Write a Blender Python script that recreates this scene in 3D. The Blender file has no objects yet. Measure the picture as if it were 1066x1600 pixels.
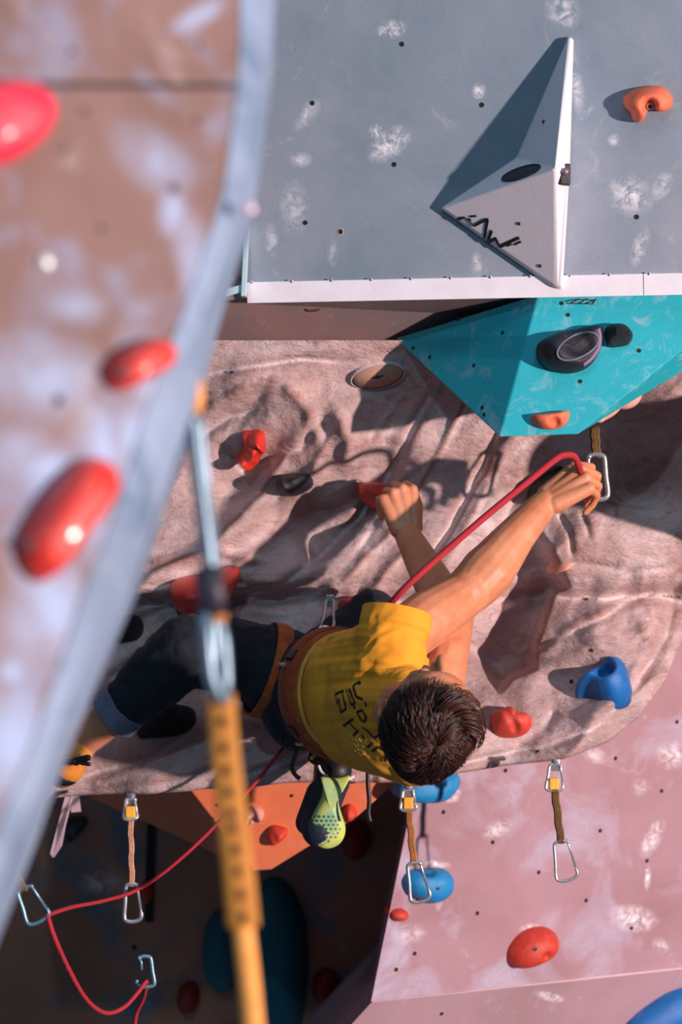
import bpy, math, random
import numpy as np
from mathutils import Vector, Matrix
from mathutils.bvhtree import BVHTree
random.seed(7)
S = bpy.context.scene
COL = S.collection

# ------------------------------------------------------------------ camera, world, lights
F = 85.0 / 36.0 * 1600          # focal length in pixels of the 1066x1600 frame
ZC = 3.0                        # camera height above the gym floor
cam_d = bpy.data.cameras.new('camera'); cam = bpy.data.objects.new('camera', cam_d); COL.objects.link(cam)
cam.location = (0, 0, ZC); cam.rotation_euler = (math.pi / 2, 0, 0)
cam_d.sensor_fit = 'VERTICAL'; cam_d.sensor_height = 36; cam_d.lens = 85
cam_d.clip_start = 0.05; cam_d.clip_end = 60
cam_d.dof.use_dof = True; cam_d.dof.focus_distance = 4.85; cam_d.dof.aperture_fstop = 2.9
S.camera = cam
W = bpy.data.worlds.new('world'); S.world = W; W.use_nodes = True
W.node_tree.nodes['Background'].inputs[0].default_value = (0.42, 0.66, 1.0, 1)
W.node_tree.nodes['Background'].inputs[1].default_value = 0.07
S.view_settings.view_transform = 'Standard'; S.view_settings.look = 'None'
S.view_settings.gamma = 1; S.view_settings.use_curve_mapping = False
S.view_settings.exposure = 0.68

def lamp(name, kind, loc, target, energy, color, size=0.1, angle=60):
    d = bpy.data.lights.new(name, kind); o = bpy.data.objects.new(name, d); COL.objects.link(o)
    o.location = loc; d.energy = energy; d.color = color
    if kind == 'SPOT': d.shadow_soft_size = size; d.spot_size = math.radians(angle); d.spot_blend = 0.3
    if kind == 'AREA': d.size = size
    o.rotation_euler = (Vector(target) - Vector(loc)).to_track_quat('-Z', 'Y').to_euler()
    return o
# warm gym floodlight, from the right and behind the camera
lamp('flood_lamp_right', 'SPOT', (6.0, -0.6, ZC - 0.15), (0.0, 5.3, ZC), 2550, (1.0, 0.80, 0.75), 0.10, 50)
# cool flood from upper left / front
lamp('flood_lamp_left', 'SPOT', (-1.2, -2.5, ZC + 3.6), (0.1, 5.0, ZC), 190, (0.45, 0.78, 1.0), 0.12, 60)
lamp('overhead_fill', 'AREA', (1.5, 1.0, ZC + 4.5), (0.0, 5.0, ZC), 34, (0.70, 0.85, 1.0), 2.0)  # soft cool fill added overhead to lift the shade

# ------------------------------------------------------------------ coordinates
def at(px, py, Y): return Vector(((px - 533) / F * Y, Y, ZC + (800 - py) / F * Y))
def V(*a): return Vector(a)

# ------------------------------------------------------------------ materials
MATS = {}
def nt(name):
    m = bpy.data.materials.new(name); m.use_nodes = True
    return m, m.node_tree, m.node_tree.nodes['Principled BSDF']
def srgb(r, g, b):
    f = lambda c: ((c/255+0.055)/1.055)**2.4 if c/255 > 0.04045 else c/255/12.92
    return (f(r), f(g), f(b), 1)
class G:
    """tiny node helper"""
    def __init__(s, t): s.t = t
    def n(s, kind, **kw):
        x = s.t.nodes.new(kind)
        for k, v in kw.items(): setattr(x, k, v)
        return x
    def l(s, a, b): s.t.links.new(a, b)
    def math(s, op, a, b=None, clamp=False):
        x = s.n('ShaderNodeMath', operation=op, use_clamp=clamp)
        for i, v in enumerate((a, b)):
            if v is None: continue
            if isinstance(v, (int, float)): x.inputs[i].default_value = v
            else: s.l(v, x.inputs[i])
        return x.outputs[0]
    def noise(s, scale, detail=4, rough=0.6, vec=None, dist=0):
        x = s.n('ShaderNodeTexNoise'); x.inputs['Scale'].default_value = scale
        x.inputs['Detail'].default_value = detail; x.inputs['Roughness'].default_value = rough
        x.inputs['Distortion'].default_value = dist
        if vec is not None: s.l(vec, x.inputs['Vector'])
        return x.outputs[0]
    def ramp(s, fac, stops):
        x = s.n('ShaderNodeValToRGB'); e = x.color_ramp.elements
        while len(e) < len(stops): e.new(0.5)
        for i, (p, c) in enumerate(stops):
            e[i].position = p; e[i].color = c
        s.l(fac, x.inputs[0]); return x.outputs[0]
    def mix(s, fac, a, b):
        x = s.n('ShaderNodeMix', data_type='RGBA')
        for sock, v in ((0, fac), (6, a), (7, b)):
            if isinstance(v, (int, float)): x.inputs[sock].default_value = v
            elif isinstance(v, tuple): x.inputs[sock].default_value = v
            else: s.l(v, x.inputs[sock])
        return x.outputs[2]
    def bump(s, h, strength, dist, p):
        x = s.n('ShaderNodeBump'); x.inputs['Strength'].default_value = strength; x.inputs['Distance'].default_value = dist
        s.l(h, x.inputs['Height']); s.l(x.outputs[0], p.inputs['Normal'])
g1 = (0, 0, 0, 1); w1 = (1, 1, 1, 1)

def plain(name, c, rough=0.6, metal=0.0, var=0.12, scale=30, bump=0.15, bd=0.002, coat=0.0, sss=0.0, dust=0.0):
    if name in MATS: return MATS[name]
    m, t, p = nt(name); g = G(t)
    tc = g.n('ShaderNodeTexCoord').outputs['Object']
    n = g.noise(scale, 5, 0.65, tc)
    a = tuple(min(1, x*(1+var)) for x in c[:3]) + (1,); b = tuple(x*(1-var) for x in c[:3]) + (1,)
    col = g.ramp(n, [(0.3, b), (0.7, a)])
    if dust:
        d = g.ramp(g.noise(scale*0.5, 6, 0.7, tc, 1.5), [(0.52, g1), (0.75, (dust,)*3+(1,))])
        col = g.mix(d, col, srgb(225, 215, 215))
    g.l(col, p.inputs['Base Color'])
    p.inputs['Roughness'].default_value = rough; p.inputs['Metallic'].default_value = metal
    p.inputs['Coat Weight'].default_value = coat; p.inputs['Coat Roughness'].default_value = 0.15
    if sss:
        p.inputs['Subsurface Weight'].default_value = sss; p.inputs['Subsurface Scale'].default_value = 0.012
    g.bump(g.noise(scale*8, 4, 0.6, tc), bump, bd, p)
    MATS[name] = m; return m

def wall_mat(name, base, alt, smudges=(), scale=3.0, speck=0.10, alt2=None, rough=0.72, chalk=srgb(244,240,246), soft=False):
    """painted textured plywood with chalk marks or painted light; smudges = (point, radius along, radius across, angle, strength)"""
    m, t, p = nt(name); g = G(t)
    tc = g.n('ShaderNodeTexCoord').outputs['Object']
    n1 = g.noise(scale, 6, 0.6, tc, 0.4)
    col = g.mix(g.ramp(n1, [(0.35, g1), (0.65, w1)]), base, alt)
    if alt2:
        n2 = g.noise(scale*1.7, 5, 0.55, tc, 0.8)
        col = g.mix(g.ramp(n2, [(0.50, g1), (0.66, w1)]), col, alt2)
    fine = g.noise(260, 3, 0.7, tc)
    dk = tuple(x*(1-speck*2.6) for x in base[:3]) + (1,)
    col = g.mix(g.ramp(fine, [(0.25, (0.55,)*3+(1,)), (0.5, g1)]), col, dk)
    # faint overall chalk dust
    d = g.ramp(g.noise(9, 8, 0.75, tc, 0.6), [(0.58, g1), (0.80, (0.35,)*3+(1,))])
    col = g.mix(d, col, srgb(235, 232, 238))
    rag = g.noise(38 if not soft else 12, 6, 0.75 if not soft else .5, tc, 1.0)
    tot = None
    for (pt, ra, rb, ang, st) in smudges:
        mp = g.n('ShaderNodeMapping', vector_type='TEXTURE'); g.l(tc, mp.inputs[0])
        mp.inputs['Location'].default_value = pt; mp.inputs['Rotation'].default_value = (0, -math.radians(ang), 0)
        mp.inputs['Scale'].default_value = (ra, max(ra, rb)*2.5, rb)
        ln = g.n('ShaderNodeVectorMath', operation='LENGTH'); g.l(mp.outputs[0], ln.inputs[0])
        f = g.math('SUBTRACT', 1.0, ln.outputs['Value'], True)
        f = g.math('MULTIPLY', f, st*2.2)
        f = g.math('MULTIPLY', f, g.ramp(rag, [(0.40, g1), (0.66, w1)] if not soft else [(0.30, (.35,)*3+(1,)), (0.62, w1)]), True)
        tot = f if tot is None else g.math('MAXIMUM', tot, f)
    if tot is not None: col = g.mix(tot, col, chalk)
    g.l(col, p.inputs['Base Color']); p.inputs['Roughness'].default_value = rough
    p.inputs['Specular IOR Level'].default_value = 0.3
    g.bump(fine, 0.25, 0.0012, p)
    return m

M_hole = plain('hole_dark', srgb(30, 22, 20), 0.8)
M_steel = plain('steel', srgb(190, 192, 198), 0.3, 0.9, 0.05)
M_alu = plain('aluminium_white', srgb(242, 236, 244), 0.5, 0.0, 0.06, 12, dust=0.5)
M_black = plain('black_rubber', srgb(22, 20, 24), 0.5)

# ------------------------------------------------------------------ mesh builder
class MB:
    def __init__(s): s.v = []; s.f = []; s.m = []
    def add(s, vs, fs, mi=0):
        o = len(s.v); s.v += [Vector(x) for x in vs]; s.f += [tuple(i+o for i in q) for q in fs]; s.m += [mi]*len(fs)
        return s
    def box(s, c, ax, mi=0):
        """centre and three half-axis vectors"""
        c = Vector(c); a, b, d = [Vector(x) for x in ax]
        vs = [c+sx*a+sy*b+sz*d for sx in (-1, 1) for sy in (-1, 1) for sz in (-1, 1)]
        return s.add(vs, [(0,1,3,2),(4,6,7,5),(0,4,5,1),(2,3,7,6),(0,2,6,4),(1,5,7,3)], mi)
    def tube(s, pts, r, seg=12, closed=False, mi=0, flat=None):
        """flat=(direction, ratio) makes a ribbon: ratio scales the radius along the direction"""
        pts = [Vector(p) for p in pts]; n = len(pts)
        rr = r if hasattr(r, '__len__') else [r]*n
        vs = []; up = None
        for i in range(n):
            if closed: d = pts[(i+1) % n]-pts[i-1]
            else: d = pts[min(i+1, n-1)]-pts[max(i-1, 0)]
            d = d.normalized() if d.length > 1e-9 else Vector((0, 0, 1))
            if flat: a = Vector(flat[0]); a = (a - a.dot(d)*d).normalized()
            else:
                if up is None: up = Vector((0.13, 0.9, 0.41)) if abs(d.y) < 0.8 else Vector((1, 0, 0.1))
                a = (up - up.dot(d)*d).normalized(); up = a
            b = d.cross(a)
            k = flat[1] if flat else 1
            for j in range(seg):
                t = 2*math.pi*j/seg
                vs.append(pts[i] + a*math.cos(t)*rr[i]*k + b*math.sin(t)*rr[i])
        fs = []
        m_ = n if closed else n-1
        for i in range(m_):
            for j in range(seg):
                a0 = i*seg+j; a1 = i*seg+(j+1) % seg; b0 = ((i+1) % n)*seg+j; b1 = ((i+1) % n)*seg+(j+1) % seg
                fs.append((a0, a1, b1, b0))
        if not closed:
            fs.append(tuple(range(seg-1, -1, -1))); fs.append(tuple((n-1)*seg+j for j in range(seg)))
        return s.add(vs, fs, mi)
    def ell(s, c, ax, nu=20, nv=12, mi=0):
        """ellipsoid with three half-axis vectors"""
        c = Vector(c); a, b, d = [Vector(x) for x in ax]
        vs = [c+d]; fs = []
        for i in range(1, nv):
            t = math.pi*i/nv
            for j in range(nu):
                p = 2*math.pi*j/nu
                vs.append(c + d*math.cos(t) + a*math.sin(t)*math.cos(p) + b*math.sin(t)*math.sin(p))
        vs.append(c-d)
        for j in range(nu): fs.append((0, 1+j, 1+(j+1) % nu))
        for i in range(nv-2):
            for j in range(nu):
                q = 1+i*nu; fs.append((q+j, q+nu+j, q+nu+(j+1) % nu, q+(j+1) % nu))
        q = 1+(nv-2)*nu
        for j in range(nu): fs.append((q+j, len(vs)-1, q+(j+1) % nu))
        return s.add(vs, fs, mi)
    def sph(s, c, r, mi=0): return s.ell(c, ((r,0,0),(0,r,0),(0,0,r)), 16, 10, mi)
    def cone(s, p0, r0, p1, r1, seg=16):
        """round cone (tapered capsule), closed"""
        p0 = Vector(p0); p1 = Vector(p1); L = (p1-p0).length; d = (p1-p0)/max(L, 1e-9)
        pts = []; rs = []
        for k in range(6):
            t = math.pi/2*(1-k/5); pts.append(p0 - d*r0*math.sin(t)); rs.append(max(r0*math.cos(t), 1e-4))
        for k in range(1, 4): pts.append(p0.lerp(p1, k/4)); rs.append(r0+(r1-r0)*k/4)
        for k in range(6):
            t = math.pi/2*k/5; pts.append(p1 + d*r1*math.sin(t)); rs.append(max(r1*math.cos(t), 1e-4))
        a = d.orthogonal().normalized(); b = d.cross(a); vs = []
        for p, r in zip(pts, rs):
            for j in range(seg):
                t = 2*math.pi*j/seg; vs.append(p+a*math.cos(t)*r+b*math.sin(t)*r)
        fs = [tuple(range(seg-1, -1, -1)), tuple((len(pts)-1)*seg+j for j in range(seg))]
        for i in range(len(pts)-1):
            for j in range(seg):
                fs.append((i*seg+j, i*seg+(j+1) % seg, (i+1)*seg+(j+1) % seg, (i+1)*seg+j))
        return s.add(vs, fs)
    def chain(s, pts, rs):
        for i in range(len(pts)-1): s.cone(pts[i], rs[i], pts[i+1], rs[i+1])
        return s

ORIG = {}
def mesh_obj(name, vs, fs, mats, parent=None, origin=None, smooth=True, mi=None):
    me = bpy.data.meshes.new(name)
    if parent is not None: base = ORIG[parent.name]
    else: base = Vector(origin) if origin is not None else Vector((0, 0, 0))
    vs = [tuple(Vector(v)-base) for v in vs]
    me.from_pydata(vs, [], fs); me.update()
    for m in (mats if isinstance(mats, (list, tuple)) else [mats]): me.materials.append(m)
    if mi is not None: me.polygons.foreach_set('material_index', mi)
    me.polygons.foreach_set('use_smooth', [smooth]*len(fs))
    o = bpy.data.objects.new(name, me); COL.objects.link(o)
    if parent is not None: o.parent = parent
    else: o.location = base
    ORIG[o.name] = base
    return o
def link(name, mb, mats, parent=None, origin=None, smooth=True):
    import bmesh
    o = mesh_obj(name, mb.v, mb.f, mats, parent, origin, smooth, mb.m)
    b = bmesh.new(); b.from_mesh(o.data); bmesh.ops.recalc_face_normals(b, faces=b.faces); b.to_mesh(o.data); b.free()
    return o
def tag(o, label=None, cat=None, group=None, kind=None):
    if label: o['label'] = label
    if cat: o['category'] = cat
    if group: o['group'] = group
    if kind: o['kind'] = kind
    return o
def thing(name, loc, label, cat, group=None):
    o = bpy.data.objects.new(name, None); COL.objects.link(o); o.location = loc; o.empty_display_size = 0.05
    ORIG[o.name] = Vector(loc); return tag(o, label, cat, group)
def bevel(o, w, seg=3, ang=30):
    m = o.modifiers.new('bevel', 'BEVEL'); m.width = w; m.segments = seg; m.limit_method = 'ANGLE'; m.angle_limit = math.radians(ang)
    m.harden_normals = False
    return o
def autosmooth(o, ang=35):
    import bmesh
    b = bmesh.new(); b.from_mesh(o.data)
    for e in b.edges:
        if len(e.link_faces) == 2 and e.calc_face_angle(0) > math.radians(ang): e.smooth = False
    b.to_mesh(o.data); b.free(); return o
def remesh(mb, voxel, it=6, fac=0.5):
    """union of closed shapes -> one smooth continuous surface; returns verts, faces"""
    me = bpy.data.meshes.new('tmp'); me.from_pydata([tuple(v) for v in mb.v], [], mb.f); me.update()
    o = bpy.data.objects.new('tmp', me); COL.objects.link(o)
    m = o.modifiers.new('r', 'REMESH'); m.mode = 'VOXEL'; m.voxel_size = voxel
    if it:
        k = o.modifiers.new('s', 'SMOOTH'); k.factor = fac; k.iterations = it
    dg = bpy.context.evaluated_depsgraph_get(); dg.update()
    e = o.evaluated_get(dg); m2 = bpy.data.meshes.new_from_object(e)
    vs = np.empty(len(m2.vertices)*3); m2.vertices.foreach_get('co', vs); vs = vs.reshape(-1, 3)
    ns = np.empty(len(m2.vertices)*3); m2.vertices.foreach_get('normal', ns); ns = ns.reshape(-1, 3)
    fs = [tuple(p.vertices) for p in m2.polygons]
    bpy.data.objects.remove(o); bpy.data.meshes.remove(m2); bpy.data.meshes.remove(me)
    return vs, ns, fs
def spline(pts, n=10, closed=False):
    pts = [Vector(p) for p in pts]; out = []; N = len(pts)
    rng = range(N if closed else N-1)
    for i in rng:
        if closed: p0, p1, p2, p3 = pts[i-1], pts[i], pts[(i+1) % N], pts[(i+2) % N]
        else: p0, p1, p2, p3 = pts[max(i-1, 0)], pts[i], pts[i+1], pts[min(i+2, N-1)]
        for k in range(n):
            t = k/n
            out.append(0.5*((2*p1)+(p2-p0)*t+(2*p0-5*p1+4*p2-p3)*t*t+(3*p1-p0-3*p2+p3)*t**3))
    if not closed: out.append(pts[-1])
    return out

# ------------------------------------------------------------------ value noise (for carved relief)
def vnoise(x, y, seed=0):
    xi = np.floor(x).astype(np.int64); yi = np.floor(y).astype(np.int64); xf = x-xi; yf = y-yi
    def h(a, b):
        k = (a*374761393 + b*668265263 + seed*362437) & 0xffffffff
        k = ((k ^ (k >> 13))*1274126177) & 0xffffffff
        return ((k ^ (k >> 16)) & 0xffff)/65535.0
    u = xf*xf*(3-2*xf); v = yf*yf*(3-2*yf)
    return (h(xi, yi)*(1-u)+h(xi+1, yi)*u)*(1-v) + (h(xi, yi+1)*(1-u)+h(xi+1, yi+1)*u)*v
def fbm(x, y, seed=0, o=4):
    s = 0; a = 0.5
    for i in range(o): s = s + a*vnoise(x*2**i, y*2**i, seed+i*17); a *= 0.5
    return s

# ------------------------------------------------------------------ walls as planes
class Plane:
    def __init__(s, a, b, c):
        s.p = Vector(a); n = (Vector(b)-s.p).cross(Vector(c)-s.p).normalized()
        if n.y > 0: n = -n
        s.n = n
    def hit(s, px, py):
        r = Vector(((px-533)/F, 1, (800-py)/F)); c = Vector((0, 0, ZC))
        t = (s.p-c).dot(s.n)/r.dot(s.n); return c+r*t
    def __call__(s, px, py): return s.hit(px, py), s.n
UP = Plane(at(388, 452, 5.10), at(1066, 438, 4.90), at(388, 0, 4.98))
PINK = Plane(at(580, 1565, 5.50), at(1066, 1512, 5.90), at(650, 1222, 5.46))
BACK = Plane(at(0, 1400, 6.55), at(600, 1400, 6.45), at(300, 1000, 6.3))
NEAR = Plane(at(375, 0, 2.38), at(0, 200, 2.18), at(100, 1100, 2.16))

# sculpted wall: distance as a function of world X and Z, features placed in metres
K = 5.4/F
def prof(v):
    xs = [480, 535, 600, 650, 780, 870, 900, 918, 938, 955, 1050, 1150, 1235, 1300]
    ys = [5.15, 5.20, 5.27, 5.32, 5.38, 5.36, 5.35, 5.37, 5.45, 5.41, 5.37, 5.31, 5.27, 5.27]
    return (np.interp(v-7, xs, ys)+np.interp(v, xs, ys)*2+np.interp(v+7, xs, ys))/4
def uv_of(px, py):
    Y = float(prof(py)); return (px-533)/F*Y/K, (py-800)/F*Y/K
def seg_dist(u, v, poly):
    """distance to polyline and signed side (positive = left of travel, photo axes)"""
    best = np.full(u.shape, 1e9); side = np.zeros(u.shape); tt = np.zeros(u.shape); L = len(poly)-1
    for i in range(L):
        ax, ay = poly[i]; bx, by = poly[i+1]; dx, dy = bx-ax, by-ay
        t = np.clip(((u-ax)*dx+(v-ay)*dy)/(dx*dx+dy*dy), 0, 1)
        d = np.hypot(u-(ax+t*dx), v-(ay+t*dy)); k = d < best
        best = np.where(k, d, best); side = np.where(k, np.sign(dx*(v-ay)-dy*(u-ax)), side); tt = np.where(k, (i+t)/L, tt)
    return best, side, tt
def sm(x): x = np.clip(x, 0, 1); return x*x*(3-2*x)
# creases: polyline (photo positions), width, depth (+ = cut in)
CREASE = [
 ([(700,575),(660,640),(618,720),(605,745)], 7, .022), ([(790,640),(755,730),(700,830),(650,900)], 6, .020),
 ([(640,610),(600,665),(560,740)], 7, -.012), ([(850,700),(800,790),(770,860)], 8, .012), ([(740,600),(690,700),(650,770)], 5, -.012),
 ([(330,583),(400,572),(470,560),(560,566),(640,548)], 6, .016), ([(430,920),(500,875),(560,810),(640,700)], 8, .020),
 ([(560,860),(600,800),(650,740)], 6, .012), ([(700,870),(740,800),(770,740)], 6, -.010), ([(820,790),(850,850),(860,880)], 6, -.012),
 ([(870,800),(885,830),(890,870)], 5, .012), ([(905,800),(915,840)], 5, .010), ([(730,905),(800,897),(900,880),(985,893),(1066,885)], 7, .008),
 ([(340,700),(380,735),(470,700),(500,650)], 9, .020), ([(320,640),(380,610),(440,590)], 9, -.018), ([(300,690),(360,650),(420,640)], 8, .016),
 ([(820,1020),(880,990),(940,960),(1066,905)], 7, .014), ([(855,1010),(900,970),(980,935)], 7, -.015), ([(870,1110),(850,1140),(800,1175)], 9, .016),
 ([(990,960),(1010,1000),(980,1060),(900,1130)], 12, -.020), ([(1066,900),(1040,1000),(990,1080),(900,1150)], 8, .012),
 ([(130,1215),(230,1190),(330,1130),(440,1110)], 7, .014), ([(150,1235),(300,1205),(400,1165)], 6, -.010), ([(330,1225),(420,1200),(520,1170)], 6, .012),
 ([(200,1060),(260,1010),(300,990)], 8, .014), ([(110,1140),(170,1050),(260,980)], 8, -.012), ([(600,1215),(700,1200),(860,1165),(960,1120)], 5, .010),
 ([(440,600),(480,640),(500,700)], 10, -.016), ([(520,640),(545,690),(540,730)], 10, -.018), ([(560,700),(600,680),(640,690)], 8, -.010),
 ([(230,880),(330,860),(420,880)], 8, -.016), ([(215,920),(330,905),(440,925)], 7, .014),
]
# bumps: centre, radii, angle, height (+ = towards the room)
BUMPS = [
 (950, 838, 120, 62, -8, .075), (1010, 720, 70, 60, 0, -.05), (480, 690, 90, 60, -20, .035), (545, 690, 26, 34, 10, .03),
 (430, 640, 55, 40, -30, .03), (640, 690, 40, 26, -30, .02), (330, 830, 110, 42, -15, .045), (390, 590, 60, 26, -20, .025),
 (480, 830, 60, 45, -20, -.05), (560, 800, 50, 30, -20, -.02), (900, 1010, 60, 90, 40, .05), (960, 980, 70, 50, -30, .035),
 (920, 1130, 90, 40, -25, .03), (300, 1180, 180, 40, -10, .02), (260, 1050, 90, 40, -40, .03), (690, 870, 80, 60, -40, .02),
 (760, 640, 50, 80, 30, .02), (1265, 745, 160, 135, 0, .62), (590, 930, 200, 12, 0, .02), (1060, 620, 60, 50, 0, .04), (730, 1150, 60, 34, 0, .03), (880, 1070, 40, 40, 0, -.02),  # tallest bump: off-frame bulge added to throw shade on the right side
]
_CR = [([uv_of(*q) for q in poly], w, d) for poly, w, d in CREASE]
_BU = [(uv_of(x, y), a, b, math.radians(t), h) for x, y, a, b, t, h in BUMPS]
_HOL = [uv_of(*q) for q in [(892,915),(868,925),(850,968),(838,1010),(838,1045),(802,1062),(778,1092)]]
_COV = uv_of(590, 584)
_HO2 = [uv_of(*q) for q in [(560,745),(585,790),(560,830),(520,868),(470,890)]]
LIP = [(-200,1262),(60,1250),(200,1240),(350,1232),(450,1226),(620,1222),(750,1204),(870,1186),(950,1160),(1000,1122),(1040,1064),(1072,990),(1110,900),(1180,830),(1600,830)]
_LIPu = [uv_of(a, b) for a, b in LIP]
def sculpt(X, Z):
    u = np.asarray(X, float)/K; v = -(np.asarray(Z, float)-ZC)/K
    Y = prof(v+800+sm((v+10)/60)*sm((230-v)/60)*34*(fbm(u/120, v*0+2.5, 91)-.5))
    # rounding near the curved lip
    lv = np.interp(u, [a for a, b in _LIPu], [b for a, b in _LIPu])
    near = np.clip(1-(lv-v)/40.0, 0, 1.3); Y = Y + 0.02*near**2*(u < 900)
    # drapery folds: stretched ridged noise
    wx = u + 60*(fbm(u/170, v/170, 3)-0.5); wy = v + 60*(fbm(u/170+9, v/170, 5)-0.5)
    ang = np.radians(np.where(v > 120, 33, 52)); ang = np.radians(52 - 19*sm((v-60)/120))
    a = wx*np.cos(ang) - wy*np.sin(ang); b = wx*np.sin(ang) + wy*np.cos(ang)
    r1 = 1-np.abs(2*fbm(a/330, b/105, 11, 3)-1); r2 = 1-np.abs(2*fbm(a/300+5, b/34, 23, 2)-1)
    gate = sm((fbm(u/120+3, v/120, 57)-0.42)/0.2)
    amp = (.15+.85*sm((v+245)/60))*(1-0.55*sm((u-60)/60)*sm((130-v)/60))
    Y = Y - amp*(0.11*(r1-0.75) + 0.038*gate*(r2-0.7)) - 0.07*(fbm(a/150, b/85, 77, 3)-0.5)*amp - 0.006*(fbm(u/22, v/22, 31)-0.5)
    Y = Y - 0.002*(fbm(u/7, v/7, 41)-0.5)
    for (cx, cy), ra, rb, t, h in _BU:
        du = u-cx; dv = v-cy; p = (du*math.cos(t)+dv*math.sin(t))/ra; q = (-du*math.sin(t)+dv*math.cos(t))/rb
        Y = Y - h*np.exp(-(p*p+q*q)**1.4)
    for poly, w, d in _CR:
        ds, sd, tt = seg_dist(u, v, poly); Y = Y + d*np.exp(-(ds/w)**2)*np.clip(np.minimum(tt, 1-tt)*6+.25, 0, 1)
    for poly, dep, rng in ((_HOL, .15, 150), (_HO2, .06, 110)):
        ds, sd, tt = seg_dist(u, v, poly)
        s_ = np.where(sd > 0, ds, -ds)
        Y = Y + dep*sm((s_+2)/7)*(1-sm((s_-8)/rng))*sm(tt*6)*sm((1-tt)*6)
    cu, cv = _COV; k_ = np.exp(-(((u-cu)/58)**2+((v-cv)/34)**2)**2)
    return Y*(1-k_) + prof(v+800)*k_
def SC(px, py):
    Y = 5.4
    for _ in range(25):
        p = at(px, py, Y); Y = 0.5*Y + 0.5*float(sculpt(p.x, p.z))
    p = at(px, py, Y); e = 0.02
    gx = float(sculpt(p.x+e, p.z)-sculpt(p.x-e, p.z))/(2*e); gz = float(sculpt(p.x, p.z+e)-sculpt(p.x, p.z-e))/(2*e)
    n = Vector((gx*0.6, -1, gz*0.6)).normalized(); return p, n

def structure(o): o['kind'] = 'structure'; return o
def drill(mb, plane, pts, r=0.0045, ring=None):
    """bolt holes: a dark cup set in the panel with a thin raised rim"""
    for px, py in pts:
        c, n = plane(px, py); a = n.orthogonal().normalized(); b = n.cross(a); k = 14
        vs = []; fs = []
        for (rr, h) in ((r*1.3, -0.001), (r*1.15, 0.0009), (r*0.95, 0.0009), (r*0.9, 0.0004)):
            for j in range(k):
                t = 2*math.pi*j/k; vs.append(c+n*h+a*math.cos(t)*rr+b*math.sin(t)*rr)
        for q in range(3):
            for j in range(k): fs.append((q*k+j, q*k+(j+1) % k, (q+1)*k+(j+1) % k, (q+1)*k+j))
        mb.add(vs, fs, 2 if ring else 1); mb.add(vs[-k:], [tuple(range(k))], 1)

# ================================================================== STRUCTURE
# upper overhanging grey-blue panel -------------------------------------------------
def smg(pl, lst): return [(tuple(pl(x, y)[0]), a*0.00132, b*0.00132, t, s) for x, y, a, b, t, s in lst]
UPS = smg(UP, [(612,46,26,16,0,.8),(608,226,42,24,35,.75),(588,206,12,14,0,.9),(985,305,34,40,60,.55),(880,18,34,28,-50,.45),(748,142,12,14,0,.7),
 (480,180,34,16,50,.35),(460,325,26,50,0,.35),(1035,290,16,26,-30,.4),(1000,385,14,36,-15,.4),(425,375,12,30,0,.4),(520,395,10,24,0,.3),(745,415,10,24,0,.45),(470,250,20,14,0,.4),(960,220,12,12,0,.4),(900,130,12,60,10,.3)])
M_up = wall_mat('wall_paint_blue_grey', srgb(152,158,172), srgb(118,136,150), UPS, 2.2, 0.14)
mb = MB()
def slab(mb, pts, th, mi=0):
    """thick panel from a front outline, extruded away from the room by vector th"""
    n = len(pts); vs = [Vector(p) for p in pts]+[Vector(p)+Vector(th) for p in pts]
    fs = [tuple(range(n)), tuple(range(2*n-1, n-1, -1))]+[(i, (i+1) % n, n+(i+1) % n, n+i) for i in range(n)]
    mb.add(vs, fs, mi)
u0, u1, u2, u3 = UP.hit(387, 455), UP.hit(387, -120), UP.hit(1500, -120), UP.hit(1500, 429)
slab(mb, [u0, u1, u2, u3], (0, 0.06, 0.0))
drill(mb, UP, [(628,69),(488,161),(753,164),(616,257),(477,348),(995,339),(1008,344),(966,253),(838,20)][:6], 0.0042)
drill(mb, UP, [(532,362)], 0.006, True)
M_rim = plain('tnut_rim', srgb(190,170,160), 0.5)
structure(link('wall_upper', mb, [M_up, M_hole, M_rim], smooth=False))

# metal edging along its bottom
mb = MB()
a, b = UP.hit(387, 452), UP.hit(1500, 429)
dX = (b-a).normalized(); nn = UP.n; dZ = dX.cross(nn).normalized()
if dZ.z < 0: dZ = -dZ
h = 0.0195
s1 = UP.hit(1006, 440); L1 = (s1-a).dot(dX); LT = (b-a).length
for (x0, x1) in ((0, L1-0.0008), (L1+0.0008, LT)):
    c = a+dX*(x0+x1)/2 + nn*0.004 - dZ*0.004
    mb.box(c, (dX*(x1-x0)/2, nn*0.004, dZ*h))
    c2 = a+dX*(x0+x1)/2 - dZ*(h+0.006) - nn*0.02
    mb.box(c2, (dX*(x1-x0)/2, nn*0.028, dZ*0.003))
px = 395
while px < 1180:
    c = UP.hit(px, 440 + (395-px)*0.021); c = c + nn*0.0082
    mb.ell(c, (dX*0.0035, dZ*0.0035, nn*0.0018), 10, 6, 1); px += 62 if px < 980 else 24 if px < 1010 else 62
o = structure(link('trim_1', mb, [M_alu, M_steel], smooth=False)); bevel(o, 0.002, 2)
# thin upright strip and little arm at its left end
mb = MB()
p0, p1 = at(386, 356, 5.06), at(381, 464, 5.06)
mb.box((p0+p1)/2, ((p0-p1)/2, V(0.0052, 0, 0), V(0, 0.02, 0)))
q0, q1 = at(352, 458, 5.05), at(380, 450, 5.05)
mb.box((q0+q1)/2, ((q1-q0)/2, V(0.0015, 0, 0.0085), V(0, 0.004, 0)))
o = structure(link('trim_2', mb, plain('pale_bracket', srgb(188,214,222), 0.4, 0.3), smooth=False)); bevel(o, 0.001)

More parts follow.
